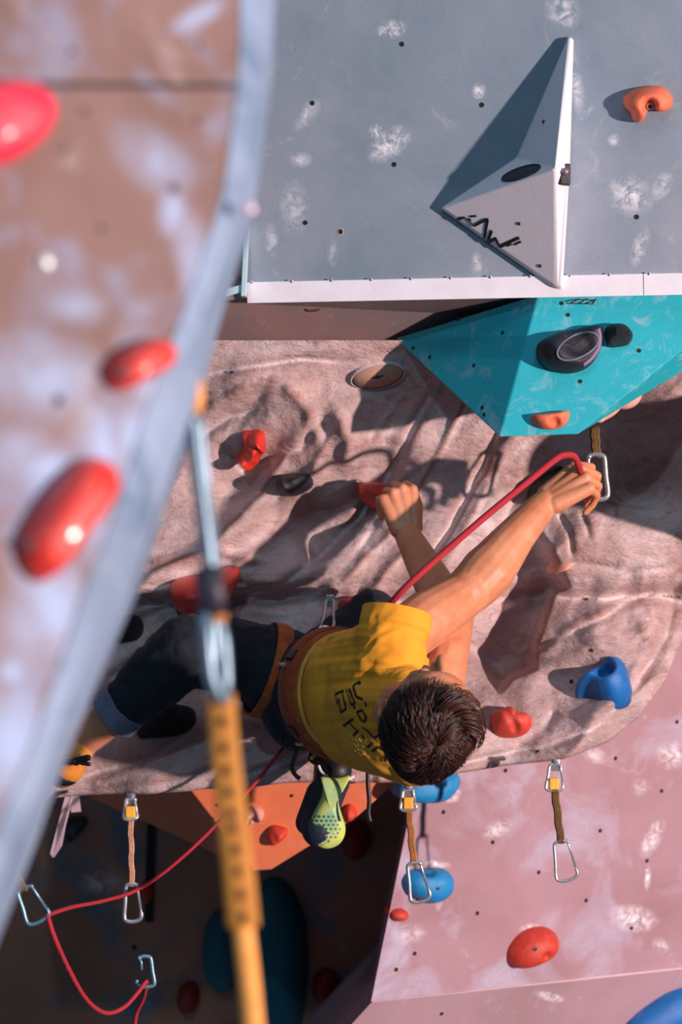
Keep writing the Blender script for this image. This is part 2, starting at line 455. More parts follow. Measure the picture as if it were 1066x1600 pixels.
# roof underside
M_roof = wall_mat('roof_paint', srgb(150,118,116), srgb(110,104,108), [], 4, .1)
mb = MB(); c0, c1 = at(300, 470, 5.14), at(1500, 441, 4.84)
d0, d1 = at(300, 534, 5.25), at(1500, 530, 5.25)
slab(mb, [c0, c1, d1, d0], (0, 0, 0.05))
structure(link('ceiling', mb, [M_roof], smooth=False))

# sculpted rock-like wall
def rock_mat():
    m, t, p = nt('sculpted_resin_wall'); g = G(t)
    tc = g.n('ShaderNodeTexCoord').outputs['Object']
    mp = g.n('ShaderNodeMapping'); g.l(tc, mp.inputs[0]); mp.inputs['Rotation'].default_value = (0, math.radians(42), 0)
    mp.inputs['Scale'].default_value = (1.0, 1.0, 2.4)
    n1 = g.noise(3.2, 7, 0.58, mp.outputs[0], 0.7)
    c = g.ramp(n1, [(0.30, srgb(176,138,130)), (0.46, srgb(204,170,166)), (0.56, srgb(214,184,182)), (0.72, srgb(234,212,214))])
    n2 = g.noise(9, 6, 0.7, mp.outputs[0], 1.6)
    c = g.mix(g.ramp(n2, [(0.55, g1), (0.68, (0.65,)*3+(1,))]), c, srgb(158,104,82))
    n3 = g.noise(5, 8, 0.72, tc, 1.2)
    c = g.mix(g.ramp(n3, [(0.54, g1), (0.70, (0.75,)*3+(1,))]), c, srgb(240,226,232))
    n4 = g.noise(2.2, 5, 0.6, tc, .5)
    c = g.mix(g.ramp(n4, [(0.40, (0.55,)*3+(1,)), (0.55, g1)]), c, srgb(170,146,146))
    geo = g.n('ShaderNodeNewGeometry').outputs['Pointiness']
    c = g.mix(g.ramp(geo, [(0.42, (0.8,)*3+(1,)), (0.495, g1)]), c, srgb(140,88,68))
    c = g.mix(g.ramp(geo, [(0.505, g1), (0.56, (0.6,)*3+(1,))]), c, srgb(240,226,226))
    f = g.noise(240, 3, 0.7, tc)
    c = g.mix(g.ramp(f, [(0.3, (0.4,)*3+(1,)), (0.5, g1)]), c, srgb(120,86,80))
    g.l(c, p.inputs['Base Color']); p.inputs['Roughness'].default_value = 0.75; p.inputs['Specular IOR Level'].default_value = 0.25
    hb = g.math('ADD', g.math('MULTIPLY', f, .15), g.math('ADD', g.math('MULTIPLY', n2, 1.6), g.noise(30, 5, .7, mp.outputs[0], 1.5)))
    g.bump(hb, 0.55, 0.012, p); return m
M_rock = rock_mat()
NU, NV = 520, 280
us = np.linspace(uv_of(-60, 900)[0], uv_of(1480, 900)[0], NU)
lipv = np.interp(us, [a for a, b in _LIPu], [b for a, b in _LIPu]); top = uv_of(500, 531)[1]
T = np.linspace(0, 1, NV)[:, None]
UU = np.repeat(us[None, :], NV, 0); VV = top + (lipv[None, :]-top)*T
XX = UU*K; ZZ = ZC-VV*K; YY = sculpt(XX, ZZ)
P = np.stack([XX, YY, ZZ], -1)
# lip turns under and runs back
rows = [P]
for dy, dz in ((0.012, -0.004), (0.035, -0.006), (0.12, 0.004), (0.42, 0.03)):
    q = P[-1:].copy(); q[..., 1] += dy; q[..., 2] += dz; rows.append(q)
P = np.concatenate(rows, 0); nv = P.shape[0]
vs = [tuple(x) for x in P.reshape(-1, 3)]
fs = [(i*NU+j, i*NU+j+1, (i+1)*NU+j+1, (i+1)*NU+j) for i in range(nv-1) for j in range(NU-1)]
mb = MB(); mb.add(vs, fs)
# bolt holes and the round inspection cover
for q in [(362,583),(237,822),(917,937),(925,1016),(728,950),(1062,932),(840,1175),(893,1065)]:
    drill(mb, SC, [q], 0.0038)
c, n = SC(590, 584); c = c+V(0,-.004,-.003)
n = V(0.0, -.8, -0.6).normalized(); ax = V(1, 0, 0.33); ax = (ax-ax.dot(n)*n).normalized(); ay = n.cross(ax)
k = 40
for (rr, hh), mi in (((0.056, 0.0), 0),):
    ring = []
    for R_, H_ in ((0.060, -0.02), (0.060, 0.008), (0.0575, 0.008), (0.0565, 0.003), (0.055, 0.003), (0.054, 0.007)):
        ring += [c+n*H_+ax*R_*math.cos(2*math.pi*j/k)+ay*R_*0.52*math.sin(2*math.pi*j/k) for j in range(k)]
    f2 = [(a_*k+j, a_*k+(j+1) % k, (a_+1)*k+(j+1) % k, (a_+1)*k+j) for a_ in range(5) for j in range(k)]
    mb.add(ring, f2[:2*k], 0); o_ = len(mb.v)-len(ring)
    for q in f2[2*k:4*k]: mb.f.append(tuple(i+o_ for i in q)); mb.m.append(1)
    for q in f2[4*k:]: mb.f.append(tuple(i+o_ for i in q)); mb.m.append(2)
    mb.f.append(tuple(o_+5*k+j for j in range(k))); mb.m.append(2)
mb.box(c+n*0.0075, (ax*0.012, ay*0.0014, n*0.001), 1); mb.box(c+n*0.0075, (ay*0.006, ax*0.0014, n*0.001), 1)
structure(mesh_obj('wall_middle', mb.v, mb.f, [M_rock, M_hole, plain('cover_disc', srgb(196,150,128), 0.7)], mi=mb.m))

# pink lower wall -------------------------------------------------
PS = smg(PINK, [(706,1242,20,16,0,.9),(778,1295,32,18,20,.7),(1020,1310,44,20,60,.7),(1012,1370,8,30,0,.8),(990,1435,56,28,-15,.8),(640,1460,34,22,0,.4),(1033,1478,24,14,-40,.4),
 (684,1350,30,8,-10,.6),(828,1450,22,10,0,.7),(1052,1180,40,30,0,.6),(930,1180,30,16,-20,.5),(900,1060,20,14,0,.4),(686,1410,8,18,0,.5),(1000,1230,20,20,0,.35)])
M_pink = wall_mat('wall_paint_mauve', srgb(176,138,148), srgb(158,120,126), PS, 2.6, .10, srgb(184,170,190))
M_pink2 = wall_mat('wall_paint_mauve_low', srgb(176,142,152), srgb(160,128,134), smg(PINK, [(860,1558,34,10,-20,.9)]), 2.6, .10)
mb = MB()
slab(mb, [PINK.hit(665, 1150), PINK.hit(580, 1565), PINK.hit(1500, 1464), PINK.hit(1500, 700), PINK.hit(1100, 700), PINK.hit(900, 1000)], (0.05, 1.3, 0))
drill(mb, PINK, [(693,1269),(770,1316),(938,1298),(1034,1236),(962,1185),(1011,1345),(842,1363),(916,1407),(746,1427),(987,1450),(648,1490),(1058,1128),(790,1204)], 0.0042)
drill(mb, PINK, [(619,1515)], 0.006, True)
structure(link('wall_lower', mb, [M_pink, M_hole, M_rim], smooth=False))
LOWP = Plane(at(580, 1567, 5.495), at(1066, 1514, 5.895), at(560, 1760, 5.62))
mb = MB(); slab(mb, [LOWP.hit(580, 1567), LOWP.hit(395, 1770), LOWP.hit(1500, 1770), LOWP.hit(1500, 1467)], (0.05, 0.9, 0))
drill(mb, LOWP, [(690,1584)], .006, True)
structure(link('wall_base', mb, [M_pink2, M_hole, M_rim], smooth=False))
mb = MB(); e0, e1 = PINK.hit(581, 1566), PINK.hit(1500, 1465); mb.tube([e0+PINK.n*.001, e1+PINK.n*.001], 0.0022, 8)
structure(link('trim_3', mb, [plain('seam_filler', srgb(225,200,205), 0.6)]))

# dark recess behind
M_back = wall_mat('recess_wall_brown', srgb(196,132,102), srgb(160,108,86), smg(BACK, [(160,1380,60,30,0,.5),(60,1280,50,40,0,.3)]), 2.5, .1, srgb(120,118,124))
mb = MB(); slab(mb, [BACK.hit(-500, 1150), BACK.hit(-500, 1800), BACK.hit(800, 1800), BACK.hit(800, 1150)], (0, .05, 0))
for q in [(-60,1300),(60,1290),(210,1480),(470,1500)]: drill(mb, BACK, [q], 0.006)
g0, g1_ = BACK.hit(238, 1270)+V(0,-.004,0), BACK.hit(233, 1440)+V(0,-.004,0)
mb.box((g0+g1_)/2, ((g0-g1_)/2, V(.012, 0, 0), V(0, .003, 0)), 1)
structure(link('wall_back', mb, [M_back, M_hole], smooth=False))

# near wall on the left, out of focus --------------------------------------------
NS = smg(NEAR, [])
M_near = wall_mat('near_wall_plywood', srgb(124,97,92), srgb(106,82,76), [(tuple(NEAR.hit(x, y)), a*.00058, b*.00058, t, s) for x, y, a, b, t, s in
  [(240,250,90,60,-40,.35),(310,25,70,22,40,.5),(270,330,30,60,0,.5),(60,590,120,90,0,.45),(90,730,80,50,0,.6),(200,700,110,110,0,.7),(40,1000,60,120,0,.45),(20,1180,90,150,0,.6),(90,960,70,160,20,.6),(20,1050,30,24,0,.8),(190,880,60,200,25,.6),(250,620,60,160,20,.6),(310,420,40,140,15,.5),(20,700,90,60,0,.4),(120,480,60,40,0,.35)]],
  4.5, .08, srgb(124,130,156), chalk=srgb(148,166,198), soft=True)  # near-wall chalk and blotches tinted blue, standing in for cool light
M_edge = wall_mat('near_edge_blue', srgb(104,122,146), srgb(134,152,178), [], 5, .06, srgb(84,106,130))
inner = [(378,-160),(372,120),(350,292),(332,350),(292,470),(228,640),(178,800),(128,930),(40,1190),(-60,1420),(-260,1800)]
outer = [(436,-160),(424,120),(400,296),(376,352),(340,468),(298,640),(240,800),(187,960),(76,1210),(0,1420),(-150,1800)]
mb = MB()
fp = [NEAR.hit(x, y) for x, y in inner]
left = [NEAR.hit(-500, 1800), NEAR.hit(-500, -160)]
slab(mb, fp+left, (0, 0.5, 0))
drill(mb, NEAR, [(272,295)], .0042); drill(mb, NEAR, [(91,625)], .0042); drill(mb, NEAR, [(158,357),(308,187),(131,174),(312,72),(112,80),(100,236)], .0026)
seam0, seam1 = NEAR.hit(-100, 132), NEAR.hit(368, 135)
mb.box((seam0+seam1)/2+NEAR.n*.0002, ((seam1-seam0)/2, V(0, 0, .0026), NEAR.n*.001), 1)
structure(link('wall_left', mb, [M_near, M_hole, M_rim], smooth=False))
mb = MB()
n_ = len(inner); A_ = [NEAR.hit(x, y)+NEAR.n*.0015 for x, y in inner]; B_ = []
for (x, y), p in zip(outer, A_): B_.append(at(x, y, p.y+0.075))
M1 = [a.lerp(b, .5)+V(.006, -.012, 0) for a, b in zip(A_, B_)]
C_ = [b+V(-.02, .40, 0) for b in B_]; D_ = [a+V(-.02, .45, 0) for a in A_]
vs = A_+M1+B_+C_+D_; fs = []
for q in range(5):
    for i in range(n_-1): fs.append((q*n_+i, q*n_+i+1, ((q+1) % 5)*n_+i+1, ((q+1) % 5)*n_+i))
fs += [tuple(q*n_ for q in range(5)), tuple(q*n_+n_-1 for q in range(5))]
mb.add(vs, fs)
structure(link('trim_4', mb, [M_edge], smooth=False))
# plain hall wall far behind, seen only past the panels' ends
mb = MB(); mb.box((0, 7.6, ZC), (V(5, 0, 0), V(0, .05, 0), V(0, 0, 3.0)))
structure(link('wall_far', mb, [plain('hall_wall_dark', srgb(70,66,72), .9)], smooth=False))
#@@PART2
# ================================================================== VOLUMES
M_white = plain('volume_white', srgb(226,218,226), 0.55, 0, .03, 14, .25, .0012)
def solid(name, vs, fs, mat, origin, bw=0.004, parent=None):
    mb = MB(); mb.add(vs, fs)
    o = link(name, mb, mat, parent, origin, smooth=False)
    if bw: bevel(o, bw, 3)
    return o
def project(bvh, px, py, off=0.0012):
    """point on a surface seen at a photo position, lifted off it slightly"""
    c = Vector((0, 0, ZC)); r = Vector(((px-533)/F, 1, (800-py)/F)).normalized()
    h, n, i, d = bvh.ray_cast(c, r)
    if h is None: return None, None
    if n.dot(r) > 0: n = -n
    return h+n*off, n
def bvh_of(vs, fs): return BVHTree.FromPolygons([Vector(v) for v in vs], fs)
def strokes(mb, bvh, lst, w, mi=0, off=.0010, step=3):
    for poly in lst:
        pts = []
        for i in range(len(poly)-1):
            (x0, y0), (x1, y1) = poly[i], poly[i+1]; n = max(1, int(math.hypot(x1-x0, y1-y0)/step))
            for k in range(n): pts.append((x0+(x1-x0)*k/n, y0+(y1-y0)*k/n))
        pts.append(poly[-1]); out = []; nn = None
        for x, y in pts:
            h, n = project(bvh, x, y, off)
            if h is not None: out.append(h); nn = n
        if len(out) > 1: mb.tube(out, w, 8, flat=(nn, .25), mi=mi)
def disc(mb, c, n, r, mi=0, k=14, lift=.0008):
    a = n.orthogonal().normalized(); b = n.cross(a)
    mb.add([c+n*lift+a*math.cos(2*math.pi*j/k)*r+b*math.sin(2*math.pi*j/k)*r for j in range(k)], [tuple(range(k))], mi)

# white star-like volume on the upper panel
wv = thing('wall_volume', UP.hit(820, 300), 'white pointed volume with black scribbled logo and dark pocket, on the blue-grey upper panel', 'climbing volume')
Yw = 4.78
def UO(x, y, h): p = UP.hit(x, y); return at(x, y, p.y-h)
base = [UP.hit(*q) for q in [(888,56),(897,60),(891,262),(880,453),(868,454),(687,326),(806,246)]]
rim = [UO(*q) for q in [(889,58,.018),(896,62,.018),(889,264,.104),(878,449,.020),(868,448,.020),(690,325,.020),(808,248,.020)]]
A1 = UO(868,263,.138)
vs = base+rim+[A1]
fs = [(i, (i+1) % 7, 7+(i+1) % 7, 7+i) for i in range(7)]+[(7, 8, 9, 14), (9, 10, 11, 14), (11, 12, 14), (12, 13, 14), (13, 7, 14), tuple(range(6, -1, -1))]
body = solid('body', vs, fs, M_white, None, .0045, wv)
wb = bvh_of(vs, fs)
mb = MB()
OF = lambda L: [[(x+4, y-4) for x, y in s_] for s_ in L]
strokes(mb, wb, OF([[(711,347),(722,343),(731,350),(737,357),(759,345),(753,376)], [(765,364),(757,384),(771,376),(777,389),(808,375)]]), .0034)
strokes(mb, wb, OF([[(752,350),(757,346),(754,370)], [(778,390),(784,388)], [(788,388),(796,385)], [(800,386),(811,381)], [(731,342),(741,341)]]), .0022)
link('logo_marks', mb, M_black, wv)
mb = MB()
for x, y in [(850,190),(811,349),(844,415),(734,343)]:
    h, n = project(wb, x, y, .0006); mb = MB(); disc(mb, h, n, .0042); link('bolt_hole', mb, plain('bolt_brown', srgb(90,50,40), .5), wv)
# scooped pocket
h, n = project(wb, 815, 271, 0); hx, _ = project(wb, 848, 262, 0); hy, _ = project(wb, 812, 258, 0)
ex = (hx-h); ex = (ex-ex.dot(n)*n).normalized(); ey = n.cross(ex)
M_pocket = plain('pocket_black', srgb(46,48,58), 0.55)
mb = MB(); mb.ell(h+n*.001, (ex*.048, ey*.0175, n*.004), 32, 12)
mb.tube([h+n*.002+ex*.049*math.cos(t)+ey*.0185*math.sin(t) for t in [2*math.pi*i/40 for i in range(40)]], .0022, 8, True)
link('pocket', mb, M_pocket, wv)
mb = MB(); c = at(883, 273, 4.806); mb.box(c, (V(.0105,0.002,0), V(0,.012,0), V(0,0,.021)))
o = link('insert', mb, M_black, wv, smooth=False); bevel(o, .003)
mb = MB(); mb.tube([c+V(-.001,-.022,.004), c+V(-.001,-.010,.004)], [.0065,.0065], 16); mb.tube([c+V(-.001,-.0225,.004), c+V(-.001,-.0215,.004)], [.0035,.0035], 6)
link('bolt', mb, plain('bolt_pinkish', srgb(190,160,175), .35, .7), wv)

# turquoise volume under the roof edge
M_teal = plain('volume_turquoise', srgb(24,168,184), 0.62, 0, .05, 25, .35, .0015, dust=.35)
tv = thing('wall_volume', at(880, 460, 5.0), 'large turquoise faceted volume hanging under the metal-edged lip', 'climbing volume')
TPL = Plane(at(842,459,4.99), at(781,683,4.96), at(903,679,4.95))
P = [at(618,529,5.225), at(842,459,4.99), at(1250,450,4.86), at(781,683,4.96), at(903,679,4.95), at(1250,400,4.90),
     at(1250,455,5.5), at(625,529,5.6), at(800,600,5.5), at(895,620,5.5), at(1250,430,5.6)]
vs = [P[0], P[1], TPL.hit(1250,452), P[3], P[4], TPL.hit(1110,512), at(1250,470,5.2), at(1250,440,5.30), at(640,522,5.25), at(790,600,5.26), at(895,618,5.26)]
fs = [(0,1,3), (1,2,5,4,3), (2,6,5), (5,6,7,10,4), (4,10,9,3), (3,9,8,0), (0,8,7,2,1), (2,7,6), (7,8,9,10)]
solid('body', vs, fs, M_teal, None, .003, tv)
tb = bvh_of(vs, fs); mb = MB()
for x, y in [(878,474),(888,492),(907,596),(999,548),(716,499),(786,520),(741,571),(646,544),(672,558),(754,637),(757,648)]:
    h, n = project(tb, x, y, .0006)
    if h is not None: disc(mb, h, n, .0042); link('bolt_hole', mb, M_hole, tv); mb = MB()
strokes(mb, tb, [[(884,471),(898,468),(930,469)], [(893,473),(906,467)], [(905,474),(918,467)], [(915,474),(931,469)], [(886,474),(926,475),(932,467)]], .0011)
link('logo_marks', mb, M_hole, tv)

# orange volume under the sculpted wall
M_orange = plain('volume_orange', srgb(228,120,78), 0.6, 0, .06, 20, .35, .0015, dust=.15)
ov = thing('wall_volume', at(400, 1240, 5.7), 'bright orange faceted volume pointing down below the sculpted wall', 'climbing volume')
OPL = Plane(at(275,1205,5.50), at(650,1195,5.47), at(395,1361,5.55))
vs = [at(140,1246,6.0), OPL.hit(275,1205), OPL.hit(650,1195), OPL.hit(395,1361), OPL.hit(424,1359), OPL.hit(560,1275), at(345,1331,5.8), at(140,1200,6.3), at(650,1180,6.3), at(400,1290,6.3), at(142,1258,6.05)]
fs = [(1,2,5,4,3), (0,1,3,6), (2,8,9,5), (5,9,4), (4,9,3), (3,9,6), (6,9,7,0), (1,0,7,8,2), (7,9,8)]
solid('body', vs[:10], fs, M_orange, None, .004, ov)
ob = bvh_of(vs[:10], fs); mb = MB()
for x, y in [(332,1279),(456,1243),(340,1258)]:
    h, n = project(ob, x, y, .0006); mb = MB(); disc(mb, h, n, .004); link('bolt_hole', mb, M_hole, ov)

# ================================================================== CLIMBING HOLDS
HC = {}
def hmat(name, c, rough=.5, **k):
    if name not in HC: HC[name] = plain('hold_'+name, c, rough, 0, k.get('var', .12), k.get('scale', 45), k.get('bump', .5), k.get('bd', .0025), coat=k.get('coat', 0), dust=k.get('dust', 0))
    return HC[name]
RED = hmat('red', srgb(206,62,44), .5, dust=.12); REDG = hmat('red_gloss', srgb(214,50,36), .22, coat=.3)
ORG = hmat('orange', srgb(236,112,76), .55, dust=.15); DRK = hmat('charcoal', srgb(26,23,34), .55, dust=.06); BLU = hmat('blue', srgb(22,104,176), .45, dust=.08); BLC = hmat('cyan_blue', srgb(20,134,196), .45, dust=.08)
BLK = hmat('black', srgb(20,18,22), .4, bump=1.0, bd=.006); PCH = hmat('peach', srgb(240,170,150), .55); PNK = hmat('pinkred', srgb(228,46,72), .3, coat=.3)
DTL = hmat('dark_teal', srgb(6,96,112), .5); PAL = hmat('pale_pink', srgb(206,150,140), .55); DRD = hmat('dark_red', srgb(150,34,26), .55)
NRD = hmat('near_red', srgb(212,54,44), .28, coat=.5, dust=0)
M_bolt = plain('bolt_steel', srgb(150,150,156), .3, .8)
def holdshape(mb, surf, outline, h, lean=(0, 0), dents=(), p=2.0, q=2.0, rough=0.0, seed=0, skirt=.03, M=44, R=14):
    if callable(getattr(surf, 'hit', None)): fc = surf
    cx = sum(a for a, b in outline)/len(outline); cy = sum(b for a, b in outline)/len(outline)
    C, n = surf(cx, cy)
    ex = Vector((1, 0, 0)); ex = (ex-ex.dot(n)*n).normalized(); ey = n.cross(ex)
    if ey.z < 0: ey = -ey
    cam0 = Vector((0, 0, ZC))
    def pl(x, y):
        r = Vector(((x-533)/F, 1, (800-y)/F)); t = (C-cam0).dot(n)/r.dot(n); d = cam0+r*t-C; return d.dot(ex), d.dot(ey)
    O = [Vector((*pl(a, b), 0)) for a, b in outline]
    O = spline(O, max(2, int(M/len(O))+1), True); K_ = len(O)
    lx, ly = lean; s = C.y/F; rnd = random.Random(seed)
    ph = [rnd.uniform(0, 6.28) for _ in range(8)]
    D = [(*pl(a, b), r*s, d) for a, b, r, d in dents]
    def P3(rho, o):
        hh = (max(0.0, 1-rho**p))**(1/q)
        x = o.x*rho + lx*s*hh; y = o.y*rho + ly*s*hh
        H = h*hh
        if rough:
            w = rough*h
            H += w*math.sin(x*95+ph[0])*math.sin(y*80+ph[1])*hh + w*.5*math.sin(x*210+y*130+ph[2])*hh
            x += w*.5*math.sin(y*120+ph[3])*hh; y += w*.5*math.sin(x*130+ph[4])*hh
        for a, b, r, d in D:
            H -= d*math.exp(-(((x-a)**2+(y-b)**2)/(r*r))**1.6)
        return C+ex*x+ey*y+n*H
    vs = [P3(0, Vector((0, 0, 0)))]
    for i in range(1, R+1):
        rho = math.sin(math.pi/2*i/R) if i < R else 1.0
        for o in O: vs.append(P3(rho, o))
    for o in O: vs.append(C+ex*o.x*.97+ey*o.y*.97-n*skirt)
    fs = [(0, 1+j, 1+(j+1) % K_) for j in range(K_)]
    for i in range(R):
        for j in range(K_):
            a = 1+i*K_; fs.append((a+j, a+K_+j, a+K_+(j+1) % K_, a+(j+1) % K_))
    fs.append(tuple(1+R*K_+j for j in range(K_)))
    mb.add(vs, fs); return C, n, ex, ey
def hold(label, surf, outline, h, mat, bolt=None, name='climbing_hold', group=None, cat='climbing hold', bolt_r=.0055, **k):
    mb = MB(); C, n, ex, ey = holdshape(mb, surf, outline, h, **k)
    o = link(name, mb, mat, None, C)
    tag(o, label, cat, group)
    if bolt:
        bv = bvh_of(mb.v, mb.f); hb, nb = project(bv, bolt[0], bolt[1], 0)
        if hb is not None:
            nb = n; b = MB(); b.tube([hb-nb*.006, hb+nb*.0015], [bolt_r, bolt_r], 16); b.tube([hb+nb*.0012, hb+nb*.0022], [bolt_r*.5, bolt_r*.5], 6, mi=1)
            link('bolt', b, [M_bolt if bolt_r < .009 else M_bolt, M_hole], o)
    return o
def E(cx, cy, a, b, ang=0, n=12, sq=1.0):
    t = math.radians(ang); out = []
    for i in range(n):
        u = 2*math.pi*i/n; x = a*math.copysign(abs(math.cos(u))**sq, math.cos(u)); y = b*math.copysign(abs(math.sin(u))**sq, math.sin(u))
        out.append((cx+x*math.cos(t)-y*math.sin(t), cy+x*math.sin(t)+y*math.cos(t)))
    return out
def TS(vsf):
    def f(px, py):
        h, n = project(vsf, px, py, 0); return h+n*.002, n
    return f
# upper panel: horn shaped orange hold = curved bar over a foot
mb = MB()
holdshape(mb, UP, [(975,152),(990,140),(1012,134),(1036,136),(1050,150),(1050,166),(1040,173),(1030,172),(1028,160),(1015,158),(1010,175),(1002,190),(990,188),(985,175),(976,166)], .05, lean=(4, -2), p=2.4, dents=[(1018,165,11,.028)])
C, n = UP(1015, 160)
o = link('climbing_hold', mb, ORG, None, C); tag(o, 'orange hook-shaped hold with a steel bolt, on the blue-grey upper panel', 'climbing hold')
b = MB(); cc = C+n*.026+V(.004, 0, -.007); b.tube([cc-n*.02, cc+n*.004], [.0085,.0085], 18); b.tube([cc+n*.003, cc+n*.0048], [.0045,.0045], 6, mi=1); link('bolt', b, [M_steel, M_hole], o)

# on the turquoise volume
tsf = TS(tb)
big = hold('large charcoal hold with a hollow bowl and purple chalky rim, on the turquoise volume', tsf,
     [(838,552),(842,536),(868,522),(900,513),(932,509),(942,514),(940,540),(930,562),(912,578),(885,584),(858,578),(842,566)], .070, DRK, None, p=2.6, lean=(2, -3), dents=[(905,540,26,.034)], rough=.02)
mb = MB(); bv = bvh_of([v.co+big.location for v in big.data.vertices], [tuple(p.vertices) for p in big.data.polygons])
ring = []
for i in range(36):
    t = 2*math.pi*i/36; h, n = project(bv, 903+32*math.cos(t)-3*math.sin(t), 541+20*math.sin(t)-9*math.cos(t), 0)
    if h is not None: ring.append(h+n*.0005)
mb.tube(ring, .0022, 8, True); link('bowl_rim', mb, plain('rim_grey', srgb(96,104,120), .5), big)
mb = MB(); pts = []
for x, y in [(938,512),(941,528),(938,545),(928,560),(914,571)]:
    h, n = project(bv, x-3, y, -.002)
    if h is not None: pts.append(h)
mb.tube(spline(pts, 5), [.006]*(len(pts)*5-4), 10); tag(link('chalky_edge', mb, plain('rim_purple', srgb(120,92,124), .55), big), 'purple chalk-worn edge')
hold('small black knobbly hold right of the big charcoal bowl on the turquoise volume', tsf, [(944,520),(952,508),(968,507),(982,513),(989,525),(982,538),(966,542),(950,541)], .045, BLK, rough=.12, seed=4)
hold('small orange hold with a dark bolt socket near the bottom tip of the turquoise volume', tsf, [(829,652),(842,648),(868,645),(889,643),(889,655),(880,666),(862,671),(842,668)], .030, ORG, None, p=3, dents=[(867,663,8,.014)])
o = bpy.data.objects[-1] if False else None
# two-lobed peach hold at the right lower edge, mostly behind the volume
mb = MB(); mb.ell(at(978,618,5.20), (V(.034,0,.012), V(0,.03,0), V(-.010,0,.028)), 24, 14); mb.ell(at(950,644,5.18), (V(.030,0,.018), V(0,.022,0), V(-.006,0,.012)), 20, 12); mb.ell(at(938,655,5.17), (V(.012,0,.003), V(0,.014,0), V(-.002,0,.008)), 16, 10)
vs_, ns_, f_ = remesh(mb, .003, 6); o = mesh_obj('climbing_hold', vs_, f_, PCH, None, at(960,630,5.20)); tag(o, 'pale peach two-lobed hold peeping from behind the right edge of the turquoise volume', 'climbing hold')

# on the sculpted wall
hold('glossy red blocky hold on the upper sculpted wall, left of the charcoal oval one', SC, [(378,674),(392,668),(412,667),(415,684),(410,708),(398,722),(376,725),(368,715),(378,700)], .060, REDG, lean=(6, 0), p=3, rough=.18, seed=2)
hold('small charcoal oval hold between the glossy red blocky hold and the gripped orange-red hold', SC, [(437,756),(441,745),(460,740),(486,740),(489,750),(482,764),(462,775),(445,772)], .075, DRK, p=2.6, lean=(2, 0), rough=.06)
hold('orange-red hold gripped by the climber\'s bent-wrist hand', SC, [(573,768),(584,760),(600,760),(622,766),(622,788),(600,797),(582,795),(576,782)], .085, RED, p=3.2, rough=.05, seed=5)
hold('black oval hold behind the climber\'s clipping hand', SC, [(824,780),(828,762),(850,742),(872,728),(884,734),(876,752),(860,775),(840,790),(828,790)], .06, DRK, rough=.04)
hold('black rounded hold left of the climber\'s bent knee', SC, [(166,985),(172,970),(192,961),(215,962),(224,974),(222,992),(205,1006),(182,1004)], .05, BLK, rough=.12, seed=8)
hold('black ribbed hold below the climber\'s bent leg', SC, [(214,1140),(220,1125),(245,1110),(275,1106),(300,1110),(307,1122),(298,1140),(275,1152),(240,1154),(218,1152)], .05, BLK, rough=.12, seed=9, lean=(3, 2))
hold('big orange-red hold behind the blurred quickdraw', SC, [(264,922),(272,908),(300,902),(330,900),(355,890),(374,890),(372,910),(358,930),(335,950),(300,953),(275,946)], .075, REDG, p=2.6, rough=.05, lean=(0, -3), seed=3)
hold('red-orange hold half hidden behind the climber\'s raised knee', SC, [(528,944),(545,936),(566,940),(564,958),(550,970),(534,962)], .04, RED, rough=.1, seed=6)
hold('red-orange two-bump hold right of the climber\'s head', SC, [(765,1135),(768,1118),(784,1110),(800,1107),(808,1117),(826,1120),(831,1134),(822,1148),(800,1154),(776,1152)], .055, RED, None, p=2.6, rough=.05, lean=(4, 0), dents=[(806,1145,7,.012)], seed=1)
b = hold('blue scooped fin-shaped hold on the right of the lower sculpted wall', SC, [(900,1090),(925,1070),(950,1052),(968,1043),(980,1048),(985,1070),(980,1088),(962,1102),(940,1100),(922,1092)], .075, BLU, None, lean=(6, 2), p=2.8, dents=[(957,1070,14,.045)])
hold('tiny cream screw-on hold at the ledge under the boulder', SC, [(858,884),(870,879),(882,881),(890,888),(876,892),(862,892)], .02, PCH)
hold('small pinkish-white hold showing between the sleeve and the climber\'s upper arm', SC, [(648,1000),(656,990),(668,992),(674,1002),(664,1010),(652,1008)], .03, PNK, rough=.1)

# pink lower wall
PS_ = PINK
hold('blue hold tucked under the sculpted lip just below the climber\'s head', PS_, [(618,1240),(625,1218),(650,1205),(700,1200),(716,1215),(706,1236),(686,1250),(656,1253),(630,1250)], .05, BLC, (688,1241), p=2.8, seed=1, bolt_r=.004)
hold('blue rounded hold behind the lower carabiner of the left hanging quickdraw', PS_, [(628,1375),(640,1360),(665,1356),(692,1357),(704,1370),(702,1390),(686,1405),(664,1410),(648,1402),(634,1394)], .045, BLC, (684,1388), p=2.8, lean=(3, 0), bolt_r=.004)
hold('small round red hold near the left edge of the mauve wall', PS_, E(623,1429,14,10,-5), .022, RED)
hold('large red-orange oval hold with a bolt at the bottom of the mauve wall', PS_, [(792,1500),(794,1482),(808,1462),(830,1449),(855,1449),(866,1462),(862,1480),(845,1496),(818,1508),(800,1510)], .055, RED, (837,1483), lean=(6, -2), p=2.4, dents=[(837,1484,7,.010)])
hold('long blue hold cut by the lower right corner', LOWP, [(975,1610),(990,1588),(1020,1565),(1050,1548),(1090,1540),(1120,1560),(1110,1610),(1060,1640),(1000,1640)], .06, BLU, p=2.6)

